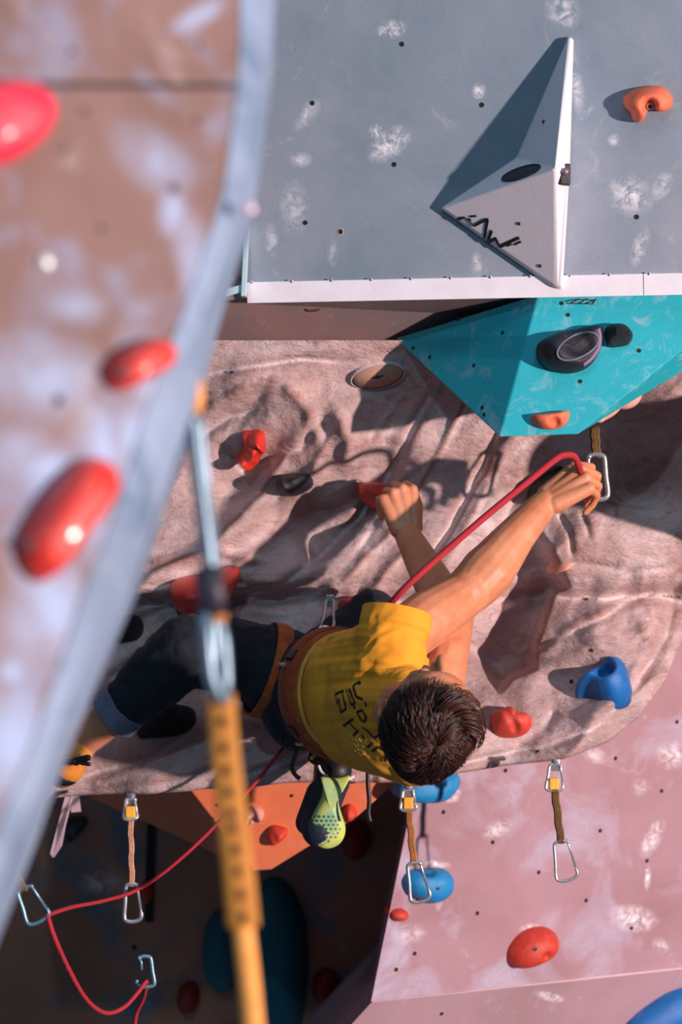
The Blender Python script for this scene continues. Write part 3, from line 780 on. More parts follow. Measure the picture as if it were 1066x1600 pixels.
# orange volume's holds
osf = TS(ob)
hold('pale pink knob hold on the orange volume, touched by the rope', osf, [(370,1272),(378,1262),(395,1258),(410,1264),(412,1276),(402,1286),(384,1288),(372,1282)], .035, PAL, rough=.18, seed=4, dents=[(396,1278,8,.02)])
hold('small red hold in the middle of the orange volume', osf, [(418,1300),(426,1290),(440,1291),(450,1296),(448,1306),(436,1316),(424,1320),(418,1312)], .025, RED, rough=.15, seed=5)
hold('small red hold right of the dangling climbing shoe', osf, [(536,1268),(546,1256),(558,1266),(556,1276),(540,1284)], .025, RED, rough=.1)
# dark recess holds
hold('large dark teal oval hold deep in the shaded recess, right of the webbing', BACK, [(392,1440),(398,1395),(425,1370),(455,1385),(475,1430),(482,1490),(478,1560),(465,1610),(430,1630),(400,1600),(392,1520)], .09, DTL, p=2.6)
hold('smaller dark teal oval hold deep in the shaded recess, left of the webbing', BACK, E(350,1482,33,64,0), .09, DTL, p=2.6)
hold('dark red hold in the shaded recess right under the dangling shoe', BACK, E(557,1312,22,30,10), .06, DRD)
hold('dark red hold at the bottom of the recess, left of the webbing', BACK, E(295,1556,18,24,10), .06, DRD)
hold('dark red hold in the recess between the teal ovals and the mauve wall', BACK, E(510,1540,22,28,0), .06, DRD, rough=.05)
hold('bright red small hold at the recess bottom beside the mauve wall\'s edge', BACK, [(540,1560),(548,1548),(566,1542),(578,1546),(576,1560),(560,1570),(544,1572)], .05, RED, rough=.08)
hold('red hold in the recess behind the quickdraw that carries the rope', BACK, [(218,1390),(224,1376),(238,1380),(240,1398),(230,1411),(220,1406)], .04, RED)
hold('glossy black hold beside the pale metal plate in the recess', BACK, [(92,1300),(96,1285),(112,1276),(132,1275),(138,1286),(128,1300),(112,1312),(98,1312)], .07, hmat('gloss_black', srgb(50,52,64), .2, coat=.6), rough=.1)
# pale folded plate under the lip
mb = MB(); A0, A1_ = at(104,1240,5.42), at(96,1292,5.50); A2_, A3_ = at(86,1318,5.5), at(80,1338,5.52)
mb.add([at(104,1235,5.40), at(114,1235,5.42), at(100,1290,5.46), at(94,1322,5.5), at(82,1340,5.52), at(78,1334,5.5), at(90,1290,5.47)], [(0,1,2,3,4,5,6)])
mb.v += [v+V(.004,.006,0) for v in mb.v]; mb.f += [(13,12,11,10,9,8,7)]+[(i,(i+1)%7,7+(i+1)%7,7+i) for i in range(7)]; mb.m += [0]*8
mb.box(at(117,1252,5.45), (V(.011,0,.001), V(0,.004,0), V(-.003,0,.024)))
o = link('metal_bracket', mb, plain('pale_metal', srgb(214,186,196), .4, .3), None, at(100,1240,5.42), smooth=False); bevel(o, .0012); tag(o, 'pale folded metal bracket hanging below the sculpted lip at far left', 'bracket')

# near wall holds
def near_hold(label, outline, h, mat=NRD, bolt=None, **k): return hold(label, NEAR, outline, h, mat, bolt, bolt_r=.0042, **k)
near_hold('blurred pinkish-red hold cut off by the left edge, on the near wall', [(-60,150),(-20,128),(30,128),(62,142),(80,172),(72,205),(40,240),(0,260),(-50,260),(-80,210)], .035, PNK, (52,172), p=2.6)
near_hold('small blurred red pill-shaped hold in the middle of the near wall', [(160,590),(168,565),(190,545),(220,532),(248,531),(265,546),(262,570),(240,588),(212,602),(190,612),(170,610)], .032, NRD, (195,583), p=2.6)
near_hold('long blurred red sausage-shaped hold on the near wall', [(24,850),(36,822),(70,770),(105,730),(135,714),(165,722),(178,748),(168,780),(130,830),(95,880),(75,905),(50,910),(28,885)], .038, NRD, (50,852), p=2.6)
mb = MB(); c, n = NEAR(69, 411); mb.tube([c-n*.002, c+n*.004], [.0065,.0065], 20); mb.ell(c+n*.004, (n*.004, n.orthogonal().normalized()*.0062, n.cross(n.orthogonal().normalized())*.0062), 16, 8)
tag(link('bolt_cap', mb, plain('bolt_bright', srgb(235,240,245), .3, .3), None, c), 'round white bolt cap on the near wall left of the blurred pill hold', 'bolt')
mb = MB(); c = at(388, 327, 2.34); mb.tube([c, c+V(0,-.006,0)], [.0065,.0065], 18); mb.ell(c+V(0,-.006,0), (V(.0062,0,0), V(0,.003,0), V(0,0,.0062)), 16, 8)
tag(link('bolt_cap', mb, plain('bolt_pink', srgb(225,200,215), .3, .3), None, c), 'pinkish round bolt cap at the bend of the near wall\'s metal edge', 'bolt')

# ================================================================== QUICKDRAWS
M_yel = plain('keeper_yellow', srgb(246,176,60), .5); M_web = plain('webbing_olive', srgb(112,82,44), .8, 0, .25, 60, .8, .002)
M_webw = plain('webbing_cream', srgb(214,160,130), .8, 0, .25, 90, .8, .002); M_ali = plain('carabiner_alloy', srgb(198,200,208), .28, .75, .05)
M_alid = plain('carabiner_blued', srgb(120,160,180), .35, .6, .05)
def carabiner(root, top, bot, side, w, wire=.0045, mat=None, flip=1, opened=False, name='carabiner'):
    """D-shaped loop from top to bottom; side = direction of its width"""
    mat = mat or M_ali; top = Vector(top); bot = Vector(bot); d = bot-top; L = d.length; d.normalize()
    s = Vector(side); s = (s-s.dot(d)*d).normalized()*flip
    def q(x, y): return top + s*w*x + d*L*y
    spine = [(.30,.04),(.05,.00),(-.26,.03),(-.36,.12),(-.42,.5),(-.50,.84),(-.42,.96),(-.12,1.0),(.30,.97),(.50,.88),(.50,.76)]
    pts = spline([q(*p) for p in spine], 6)
    mb = MB(); mb.tube(pts, wire, 10); o = link(name, mb, mat, root)
    ga = [q(.30,.05), q(.32,.12), q(.49,.76)] if not opened else [q(.30,.05), q(.2,.2), q(.2,.45)]
    mb = MB(); mb.tube(ga, wire*.72, 8); mb.sph(ga[0], wire*1.15); link('gate', mb, mat, o)
    return o
def quickdraw(label, bolt_at, wt, wb_, cbot, side=(1, 0, 0), web=None, ww=.0075, cw=.032, topc=True, group='quickdraws hanging on the wall', keeper=True, wire=.0042, flip=1, hanger=True, lmat=None):
    """bolt_at: anchor; wt/wb_: webbing top and bottom; cbot: bottom of lower carabiner"""
    t = thing('quickdraw', bolt_at, label, 'quickdraw', group); web = web or M_web
    wt = Vector(wt); wb_ = Vector(wb_); bolt_at = Vector(bolt_at)
    if hanger:
        mb = MB(); mb.box(bolt_at+V(0,-.004,-.004), (V(.009,0,0), V(0,.0022,0), V(0,0,.013))); mb.tube([bolt_at+V(0,.02,.004), bolt_at+V(0,-.012,.004)], [.0055,.0055], 6)
        o = link('hanger', mb, M_steel, t, smooth=False); bevel(o, .001)
    if topc: carabiner(t, bolt_at+V(0,-.006,-.002), wt+V(0,0,-.014), side, cw*.78, wire, M_ali)
    if keeper:
        mb = MB(); mb.box(wt+V(0,-.001,.002), (V(.0105,0,0), V(0,.006,0), V(0,0,.0125))); o = link('keeper', mb, M_yel, t, smooth=False); bevel(o, .003)
    d = (wb_-wt); mb = MB()
    pts = [wt.lerp(wb_, k/10)+V(.0012*math.sin(k*1.7), 0, 0) for k in range(11)]
    mb.tube(pts, [ww]*11, 12, flat=(V(0, 1, 0), .38))
    for sx in (-.6, -.2, .2, .6):
        mb.tube([p+V(sx*ww, -ww*.38, 0) for p in pts], .0010, 6)
    link('sling', mb, web, t)
    carabiner(t, wb_+V(0,0,.006), cbot, side, cw, wire, lmat or M_ali, flip)
    return t
quickdraw('quickdraw with olive webbing hanging free on the mauve wall, right of the climber', at(868,1192,5.20), at(866,1226,5.19), at(877,1318,5.19), at(887,1376,5.19), ww=.0085, cw=.046, wire=.0034)
quickdraw('quickdraw hanging in front of the blue rounded hold on the mauve wall', at(638,1232,5.16), at(638,1256,5.15), at(647,1352,5.15), at(658,1409,5.15), web=plain('webbing_orange_tan', srgb(176,116,66), .8, 0, .25, 60, .8, .002), ww=.0075, cw=.042, wire=.0042)
quickdraw('quickdraw with cream webbing carrying the red rope below the sculpted lip', at(205,1246,5.15), at(204,1270,5.12), at(206,1385,5.12), at(208,1440,5.12), web=M_webw, ww=.0062, cw=.036, wire=.0045)
quickdraw('quickdraw the climber is clipping, hanging behind the turquoise volume\'s tip', at(930,640,5.18), at(929,668,5.14), at(932,714,5.12), at(932,780,5.12), ww=.0105, cw=.050, topc=False, keeper=False, wire=.0052, flip=-1)
quickdraw('small quickdraw above the climber\'s waist, just left of the raised knee', at(516,936,5.33), at(512,972,5.12), at(509,984,5.10), at(505,1006,5.09), ww=.010, cw=.032, keeper=False, wire=.004, web=M_black)
quickdraw('quickdraw half hidden by the near wall\'s edge, redirecting the rope at far left', at(10,1340,4.3), at(22,1362,4.3), at(38,1392,4.3), at(62,1440,4.3), ww=.008, cw=.042, keeper=False, wire=.0034, side=(1, 0, .2), lmat=M_alid, topc=False)
def loose(label, top, bot, side, w, wire, mat, flip=1, opened=False, name='carabiner'):
    t = thing(name, top, label, 'carabiner'); carabiner(t, top, bot, side, w, wire, mat, flip, opened, 'frame'); return t
loose('bluish steel carabiner low in the recess where the rope ends', at(226,1494,4.7), at(228,1542,4.7), (1, 0, 0), .034, .0040, M_alid, -1, True)
loose('silver carabiner tip showing beside the near wall\'s edge', at(242,735,5.24), at(238,781,5.24), (1, 0, 0), .028, .0036, M_ali)
mb = MB(); c = at(488,470,5.16); mb.tube([c+V(.022*math.cos(t), .004, -.006-.015*math.sin(t)) for t in [math.pi*k/16 for k in range(17)]], .0028, 8)
mb.box(c+V(-.012, 0, 0), (V(.012,0,-.002), V(0,.004,0), V(0,0,.003)))
tag(link('hanger_ring', mb, plain('ring_bronze', srgb(120,84,76), .35, .7), None, c), 'small steel ring hanging under the metal-edged lip', 'ring')

# big out-of-focus quickdraw chain in front
YN = 2.45
nq = thing('quickdraw', at(296,600,YN), 'large blurred yellow-webbed quickdraw hanging in the foreground', 'quickdraw', None)
def P2(x, y, dy=0): return at(x, y, YN+dy)
M_gold = plain('webbing_gold', srgb(190,124,46), .75, 0, .12, 60, .6, .002); M_gold2 = plain('webbing_bright_gold', srgb(242,164,80), .7, 0, .08, 60, .6, .002)
mb = MB(); mb.tube([P2(306,592), P2(306,615), P2(308,645)], [.0065,.008,.006], 12, flat=(V(0,1,0), .4)); link('upper_sling', mb, M_gold2, nq)
mb = MB(); mb.tube([P2(290,650,.012), P2(290,650,-.006)], [.0058,.0058], 18); link('bolt', mb, plain('bolt_bright2', srgb(240,240,250), .25, .4), nq)
M_bar = plain('foreground_carabiner', srgb(104,126,142), .36, .6, .05)
mb = MB(); mb.tube(spline([P2(298,655),P2(300,665),P2(312,760),P2(326,870),P2(333,965),P2(330,1040)], 6), .0082, 12)
mb.tube(spline([P2(310,655,.02),P2(322,760,.03),P2(336,870,.02),P2(342,950,.012)], 6), .0060, 12); o = link('carabiner', mb, M_bar, nq)
mb = MB(); mb.tube(spline([P2(322,955,-.01),P2(322,985,-.02),P2(330,1060,-.02),P2(346,1092,-.01),P2(352,1070,0),P2(348,1000,0),P2(336,960,0)], 6), .0068, 12); link('carabiner', mb, M_bar, nq)
mb = MB(); mb.tube([P2(324,886,-.012), P2(334,962,-.012)], [.014,.0145], 14, flat=(V(0,1,0), .6)); link('gate_sleeve', mb, plain('sleeve_dark', srgb(38,36,50), .5), nq)
mb = MB(); mb.tube([P2(338,955,-.004), P2(339,972,-.004)], [.011,.010], 12); link('keeper', mb, M_gold, nq)
mb = MB(); pts = [P2(345,1085), P2(352,1180), P2(362,1270), P2(372,1360), P2(380,1448)]
pts = spline(pts, 8); mb.tube(pts, [.0142+.003*(i/len(pts)) for i in range(len(pts))], 14, flat=(V(0,1,0), .3))
o = link('sling', mb, M_gold, nq)
mb = MB()
for k in range(11):
    t = .05+.9*k/10; p = pts[int(t*(len(pts)-1))]; mb.ell(p+V(.001,-.0052,0), (V(.0042,0,0), V(0,.0014,0), V(0,0,.0055)), 10, 6)
link('stitching', mb, plain('stitch_brown', srgb(84,44,18), .8), o)
mb = MB(); pts = spline([P2(379,1440,.002), P2(386,1500,.002), P2(394,1580,.002), P2(404,1700,.002)], 8); mb.tube(pts, [.0108]*len(pts), 14, flat=(V(0,1,0), .5)); link('lower_sling', mb, M_gold2, nq)

# ================================================================== ROPE
def rope_mat():
    m, t, p = nt('rope_red'); g = G(t); tc = g.n('ShaderNodeTexCoord').outputs['Object']
    w = g.n('ShaderNodeTexWave'); w.inputs['Scale'].default_value = 160; w.inputs['Distortion'].default_value = 2; g.l(tc, w.inputs[0]); w.bands_direction = 'DIAGONAL'
    g.l(g.mix(w.outputs[1], srgb(198,44,58), srgb(150,22,38)), p.inputs['Base Color']); p.inputs['Roughness'].default_value = .75
    g.bump(w.outputs[1], .5, .001, p); return m
mb = MB()
rp = [at(918,757,5.03), at(909,742,5.03), at(904,726,5.00), at(897,713,4.98), at(884,711,4.96), at(868,718,4.93), at(820,757,4.88), at(760,806,4.85), at(700,858,4.83), at(640,912,4.80), at(604,950,4.84), at(588,972,4.96),
      at(575,1000,5.12), at(560,1060,5.22), at(510,1125,5.28), at(462,1150,5.22), at(440,1172,5.15), at(400,1222,5.12), at(352,1274,5.10), at(300,1326,5.08), at(250,1368,5.08), at(207,1394,5.10), at(160,1408,4.9), at(110,1418,4.6), at(74,1430,4.3)]
rr_ = spline(rp, 10); mb.tube(rr_, [.0070-.0030*min(1, max(0, (i-90)/40)) for i in range(len(rr_))], 12)
mb.tube(spline([at(74,1430,4.3), at(84,1462,4.3), at(104,1508,4.35), at(128,1552,4.42), at(150,1576,4.5), at(172,1583,4.6), at(196,1572,4.65), at(216,1550,4.68), at(229,1534,4.7), at(224,1560,4.75), at(212,1590,4.78), at(208,1650,4.8)], 10), .0042, 12)
tag(link('climbing_rope', mb, rope_mat(), None, at(74,1430,4.3)), 'thin red rope running from the raised hand past the climber, sagging at lower left', 'rope')
# ================================================================== CLIMBER
def skin_mat():
    m, t, p = nt('skin'); g = G(t); tc = g.n('ShaderNodeTexCoord').outputs['Object']
    c = g.ramp(g.noise(14, 5, .6, tc, .5), [(.3, srgb(196,118,80)), (.7, srgb(220,150,112))])
    c = g.mix(g.ramp(g.noise(60, 4, .6, tc), [(.5, g1), (.8, (.4,)*3+(1,))]), c, srgb(190,104,84))
    g.l(c, p.inputs['Base Color']); p.inputs['Roughness'].default_value = .5
    p.inputs['Subsurface Weight'].default_value = .15; p.inputs['Subsurface Scale'].default_value = .012
    g.bump(g.noise(500, 3, .6, tc), .15, .0006, p); return m
def cloth_mat(name, c, c2, rough=.85, scale=7):
    m, t, p = nt(name); g = G(t); tc = g.n('ShaderNodeTexCoord').outputs['Object']
    g.l(g.ramp(g.noise(scale, 5, .6, tc, .4), [(.3, c), (.7, c2)]), p.inputs['Base Color']); p.inputs['Roughness'].default_value = rough
    p.inputs['Sheen Weight'].default_value = .03
    g.bump(g.noise(420, 3, .7, tc), .3, .0008, p); return m
M_skin = skin_mat()
M_shirt = cloth_mat('shirt_yellow', srgb(232,148,26), srgb(240,164,36))
M_pants = cloth_mat('trousers_navy', srgb(8,14,24), srgb(12,20,34)); M_cuff = cloth_mat('cuff_denim', srgb(84,92,112), srgb(120,118,138), scale=30)
ORIG_P = at(450, 1090, 5.12)
def hand(mb, Wp, d, nb, side, k, curls, thumb=(.62,.62,-.35), tb=(.25,.5), spread=0.0, rows=None):
    d = Vector(d).normalized(); nb = Vector(nb); nb = (nb-nb.dot(d)*d).normalized(); w = d.cross(nb)*side; Wp = Vector(Wp)
    offs = (.031, .0105, -.010, -.030); kn = (.086, .090, .085, .076)
    ph = ((.042,.026,.020), (.046,.029,.021), (.043,.027,.020), (.033,.021,.018)); r0 = (.0096,.0098,.0092,.0082)
    for i in range(4):
        K0 = Wp + (d*kn[i]+w*offs[i]+nb*(.004 if i in (1, 2) else 0))*k
        mb.cone(Wp+(d*.012+w*offs[i]*.55)*k, .0165*k, K0-(nb*.004)*k, .0118*k)
        a = 0; p = K0; r = r0[i]*k; cc = rows[i] if rows else curls
        dd0 = (d + w*spread*(1.5-i)/1.5).normalized()
        for j in range(3):
            a += math.radians(cc[j]); dd = dd0*math.cos(a) - nb*math.sin(a); q = p+dd*ph[i][j]*k
            mb.cone(p, r*(1.06 if j == 0 else 1), q, r*.90); p = q; r *= .90
    p = Wp+(d*.022+w*.020-nb*.006)*k; v = (d*thumb[0]+w*thumb[1]+nb*thumb[2]).normalized(); q = p+v*.044*k
    mb.cone(p, .0165*k, q, .0122*k); v2 = (v - w*tb[0] - nb*.15 + d*tb[1]).normalized(); q2 = q+v2*.031*k; mb.cone(q, .0115*k, q2, .0098*k)
    v3 = (v2 - nb*.2 - w*tb[0]*.6).normalized(); mb.cone(q2, .0098*k, q2+v3*.024*k, .0080*k)
    mb.cone(Wp+(d*.02+w*.012-nb*.008)*k, .020*k, Wp+(d*.055-w*.012-nb*.006)*k, .018*k)

def limb(mb, pts, rs, n=4):
    P_ = spline(pts, n); k = len(P_); R_ = [float(x) for x in np.interp(np.linspace(0, len(rs)-1, k), range(len(rs)), rs)]
    mb.chain(P_, R_)
# frames
Sx = V(.45,-.89,.04).normalized(); Lx = V(.22,-.10,-.93); Lx = (Lx-Lx.dot(Sx)*Sx).normalized(); Bx = Lx.cross(Sx).normalized()
if Bx.x > 0: Bx = -Bx
shA, elA, wrA = at(606,1014,4.77), at(724,930,4.92), at(850,788,5.02)
shB, elB, wrB = at(664,1168,4.78), at(708,968,4.97), at(638,838,5.20)
Hc = at(667,1124,4.46); hu = V(.20,-.975,-.06).normalized(); hf = V(.30,0,.95); hf = (hf-hf.dot(hu)*hu).normalized(); hr = hf.cross(hu).normalized()
def HL(x, y, z): return Hc + hr*x + hf*y + hu*z
def axs(a, b, c): return (hr*a, hf*b, hu*c)
mb = MB()
# head
mb.ell(HL(0,-.004,.030), axs(.075,.094,.082), 32, 20); mb.ell(HL(0,.030,-.030), axs(.060,.062,.075), 28, 18); mb.ell(HL(0,.048,-.088), axs(.040,.036,.028), 20, 12)
mb.ell(HL(0,.040,.038), axs(.064,.056,.044), 24, 14)
mb.cone(HL(0,.090,.006), .0065, HL(0,.112,-.028), .0105); mb.cone(HL(-.008,.098,-.034), .007, HL(.008,.098,-.034), .007)
for s in (-1, 1):
    mb.cone(HL(s*.014,.086,.018), .007, HL(s*.042,.074,.018), .006)
    mb.ell(HL(s*.035,.066,-.022), axs(.018,.016,.018)); mb.ell(HL(s*.030,.080,.000), axs(.0135,.0105,.0095), 14, 10)
    ec = HL(s*.077,-.004,-.010); ea = (hf*.019+hr*s*.006, hr*s*.0055, hu*.031); mb.ell(ec, ea, 18, 12)
    mb.tube([ec+hr*s*.006+hf*.016*math.cos(t)+hu*.028*math.sin(t) for t in [2*math.pi*i/16 for i in range(13)]], .0042, 8)
mb.cone(HL(-.018,.088,-.058), .0055, HL(.018,.088,-.058), .0055); mb.cone(HL(-.013,.086,-.068), .0062, HL(.013,.086,-.068), .0062)
# neck and trunk
nk = at(610,1098,4.76)
mb.cone(nk, .050, HL(0,-.025,-.055), .052); mb.cone(nk, .048, HL(0,.012,-.06), .046)
ch = at(598,1098,4.83); be = at(548,1092,4.92); pe = at(510,1088,5.02)
mb.ell(ch, (Sx*.12, Lx*.125, Bx*.080)); mb.ell(be, (Sx*.13, Lx*.115, Bx*.075)); mb.ell(pe, (Sx*.10, Lx*.12, Bx*.085))
# arms
mA = shA.lerp(elA, .5); fa = elA.lerp(wrA, .28); fb_ = elA.lerp(wrA, .65); limb(mb, [shA, mA+V(0,0,.004), elA, fa+V(.003,0,-.004), fb_, wrA], [.056, .058, .049, .056, .041, .0295])
mb.ell(elA+V(.004,-.01,.006), (V(.040,0,.02), V(0,.042,0), V(-.02,0,.040))); mb.ell(wrA, (V(.028,0,.020), V(0,.022,0), V(-.014,0,.020)))
mB = shB.lerp(elB, .5); mb.chain([shB, mB, elB], [.056, .053, .043])
fa = elB.lerp(wrB, .3); fb_ = elB.lerp(wrB, .7); mb.chain([elB, fa, fb_, wrB], [.044, .045, .036, .029])
hand(mb, wrA+V(.004,0,.003), (.72,.10,.52), (-.42,-.72,.52), -1, 1.16, (52,62,35), thumb=(.80,.36,-.42), tb=(.55,.25), rows=((48,66,40),(62,62,30),(70,60,30),(76,60,30)))
hand(mb, wrB+V(-.001,0,.004), (-.22,.20,.93), (.22,-.93,.20), 1, 1.12, (60,75,40), thumb=(.72,.42,-.40), tb=(.30,.35), rows=((62,70,30),(66,72,30),(70,70,30),(74,70,30)))
if (wrB+V(0,0,.1)).z < 0: pass
# legs
hipR, knR, anR = at(460,1075,5.16), at(296,1012,5.06), at(128,1160,5.17)
hipL, knL, anL = at(470,1048,5.16), at(580,962,5.27), at(514,1192,5.18)
mb.chain([hipR, knR, anR.lerp(knR, .7), anR.lerp(knR, .25), anR], [.075, .050, .052, .040, .034])
mb.chain([hipL, knL, anL.lerp(knL, .6), anL], [.055, .046, .045, .032])
ftR = at(96,1208,5.19); mb.chain([anR, at(112,1186,5.16), ftR], [.036, .034, .026])
ftL = at(508,1288,5.14); mb.chain([anL, at(512,1225,5.15), ftL], [.032, .032, .03])
vs_, ns_, f_ = remesh(mb, .0028, 5, .5)
person = mesh_obj('person', vs_, f_, M_skin, None, ORIG_P)
tag(person, 'climber in yellow T-shirt and navy trousers leaning back under the sculpted wall, clipping the rope', 'person')
# eyes, fingernails stay simple
for s in (-1, 1):
    e = MB(); e.ell(HL(s*.030,.0825,-.003), axs(.0085,.0075,.005), 14, 10); link('eye', e, plain('eye_white', srgb(225,220,215), .3), person)

# shirt
mb = MB()
mb.ell(ch, (Sx*.150, Lx*.150, Bx*.108), 32, 20); mb.ell(be+Sx*.01, (Sx*.13, Lx*.124, Bx*.100), 32, 20); mb.ell(at(538,1086,4.95), (Sx*.085, Lx*.120, Bx*.100), 32, 20)
mb.cone(nk-Sx*.03, .095, nk+Sx*.075, .070)
s1 = at(608,1032,4.77); e1 = at(624,936,4.80); mb.chain([ch-Lx*.06, s1, e1], [.090, .074, .070])
mb.cone(shA-Sx*.05-Lx*-.02, .075, be-Lx*.055, .085)
e2 = shB.lerp(elB, .30); mb.chain([ch+Lx*.06, shB, e2], [.088, .072, .066]); mb.cone(nk, .07, s1, .06); mb.cone(nk, .07, shB, .06)
mb.cone(shB-Sx*.04, .08, be+Lx*.055, .085)
vs_, ns_, f_ = remesh(mb, .0045, 8, .6)
al_ = lambda q: q@np.array((e1-s1).normalized())
v = vs_-np.array(s1); a = v@np.array(Sx); b = v@np.array(Lx); c = v@np.array(Bx)
dA = (e1-s1).normalized(); al = v@np.array(dA)
near_ = np.exp(-(np.linalg.norm(v, axis=1)/.15)**2); rim_ = np.clip(((e1-s1).length*.80-al_(v))/.03, 0, 1)
w1_ = 1-np.abs(2*fbm((a*.8+b*.6)/.030+3, (b*.5-a)/.13, 5, 3)-1)
w2_ = 1-np.abs(2*fbm((al)/.024+11, c/.09, 9, 3)-1)
w3_ = 1-np.abs(2*fbm(a/.055+7, b/.12, 19, 3)-1)
H_ = .020*(w2_-.75)*near_ + .008*(w1_-.75)*(.35+near_) + .007*(w3_-.75)
vs_ = vs_+ns_*(H_*rim_)[:, None]
# cut open at the sleeve ends
keepv = np.ones(len(vs_), bool)
for sh, el, cut in ((s1, e1, .80), (shB, elB, .22)):
    d_ = (el-sh).normalized(); q = vs_-np.array(sh); t_ = q@np.array(d_); r_ = np.linalg.norm(q-t_[:, None]*np.array(d_), axis=1)
    L_c = (el-sh).length*cut; over = np.where(r_ < .10, np.maximum(t_-L_c, 0), 0); vs_ = vs_-over[:, None]*np.array(d_)
shirt = mesh_obj('shirt', vs_, f_, M_shirt, person)
m_ = shirt.modifiers.new('th', 'SOLIDIFY'); m_.thickness = .003; m_.offset = -1
sb = bvh_of(vs_, f_)
def z4(l): return [[(420+x/4, 940+y/4) for x, y in s] for s in l]
mb = MB()
strokes(mb, sb, z4([[(418,582),(470,558)],[(418,582),(434,640)],[(440,600),(452,694)],[(452,694),(485,668)],[(462,575),(485,665)],[(486,550),(520,645)],[(504,545),(524,592)],[(524,592),(540,632)],[(520,645),(540,632)],
 [(530,530),(548,592)],[(530,530),(572,500)],[(572,500),(570,520)],[(548,592),(590,612)],[(535,650),(540,672)],[(552,690),(580,740)],[(552,690),(588,678)],[(588,678),(612,722)],[(612,722),(600,748),(580,740)],[(612,655),(602,625)],
 [(470,778),(528,732)],[(498,750),(545,798)],[(532,838),(560,802)],[(585,785),(612,800)],[(580,830),(600,855)],[(612,800),(662,852)],[(662,852),(690,832)],[(618,910),(655,880)],[(648,935),(690,905)],[(690,905),(745,938)],[(745,938),(728,995)]]), .0026, 0, .0012, 2)
tag(link('shirt_lettering', mb, plain('print_black', srgb(34,24,16), .7), person), 'black broken-stroke lettering on the back of the shirt')
mb = MB(); rnd = random.Random(3); L_ = []
for r in range(5):
    for k in range(5):
        x = 452+r*26+k*14+rnd.uniform(-4, 4); y = 800+k*30+r*10+rnd.uniform(-5, 5); L_.append([(x, y), (x+rnd.uniform(8, 20), y+rnd.uniform(8, 22))])
strokes(mb, sb, z4(L_), .0010, 0, .0010, 1); link('shirt_print', mb, plain('print_cream', srgb(238,208,140), .7), person)

# trousers
mb = MB()
mb.ell(at(504,1084,5.06), (Sx*.115, Lx*.126, Bx*.108), 28, 16)
mb.chain([at(470,1066,5.12), at(392,1034,5.13), knR], [.106, .088, .075]); mb.chain([knR, anR.lerp(knR, .66), anR.lerp(knR, .38)], [.074, .068, .053])
mb.chain([at(484,1052,5.18), knL], [.072, .056]); mb.chain([knL, anL.lerp(knL, .5), anL.lerp(knL, .04)], [.058, .054, .042])
mb.cone(at(478,1106,5.09), .095, at(492,1112,5.07), .085)
vs_, ns_, f_ = remesh(mb, .005, 8, .6)
w_ = 1-np.abs(2*fbm(vs_[:, 0]/.05+vs_[:, 2]/.09, vs_[:, 2]/.05-vs_[:, 0]/.12+vs_[:, 1]/.1, 3, 3)-1)
vs_ = vs_+ns_*(.012*(w_-.75))[:, None]
link_ = mesh_obj('trousers', vs_, f_, M_pants, person)
# rolled cuff on the bent leg
ca, cb = anR.lerp(knR, .43), anR.lerp(knR, .30); mb = MB(); dd = (cb-ca).normalized()
mb.tube([ca, ca+dd*.001, cb, cb-dd*.001, ca+dd*.01], [.054, .058, .060, .053, .050], 32)
o = tag(link('cuff', mb, M_cuff, person), 'grey rolled denim cuff'); autosmooth(o)
ca, cb = anL.lerp(knL, .10), anL.lerp(knL, -.02); mb = MB(); mb.tube([ca, cb, cb+V(0,0,.006), ca+V(0,0,.003)], [.046, .047, .041, .041], 28); link('cuff', mb, M_pants, person)

# hair: cap and swirling locks
def hair_mat():
    m, t, p = nt('hair_dark_brown'); g = G(t); tc = g.n('ShaderNodeTexCoord').outputs['Object']
    g.l(g.ramp(g.noise(60, 4, .6, tc), [(.35, srgb(34,17,12)), (.65, srgb(78,40,27))]), p.inputs['Base Color'])
    p.inputs['Roughness'].default_value = .42; p.inputs['Specular IOR Level'].default_value = .6; return m
M_hair = hair_mat()
mb = MB(); hcx = (0, -.008, .034); R3 = (.0800, .0985, .0885)
al0 = .24; 
def hp(alp, phi, lift=0):
    """point on the scalp: angle from the crown, azimuth (0 = forward)"""
    ca_, sa_ = math.cos(alp), math.sin(alp); x = sa_*math.sin(phi); y = sa_*math.cos(phi); z = ca_
    y, z = y*math.cos(al0)-z*math.sin(al0), y*math.sin(al0)+z*math.cos(al0)
    q = (R3[0]+lift, R3[1]+lift, R3[2]+lift); return HL(hcx[0]+x*q[0], hcx[1]+y*q[1], hcx[2]+z*q[2])
def lim(phi):      # hairline
    f_ = (1+math.cos(phi))/2; return 1.78-.86*f_**1.8
NA, NB = 26, 64; vs = [hp(0, 0, .001)]; fs = []
for i in range(1, NA+1):
    for j in range(NB):
        ph = 2*math.pi*j/NB; vs.append(hp(lim(ph)*i/NA, ph, .002 if i < NA else -.004))
for j in range(NB): fs.append((0, 1+j, 1+(j+1) % NB))
for i in range(NA-1):
    for j in range(NB): a_ = 1+i*NB; fs.append((a_+j, a_+NB+j, a_+NB+(j+1) % NB, a_+(j+1) % NB))
mb.add(vs, fs)
rnd = random.Random(11)
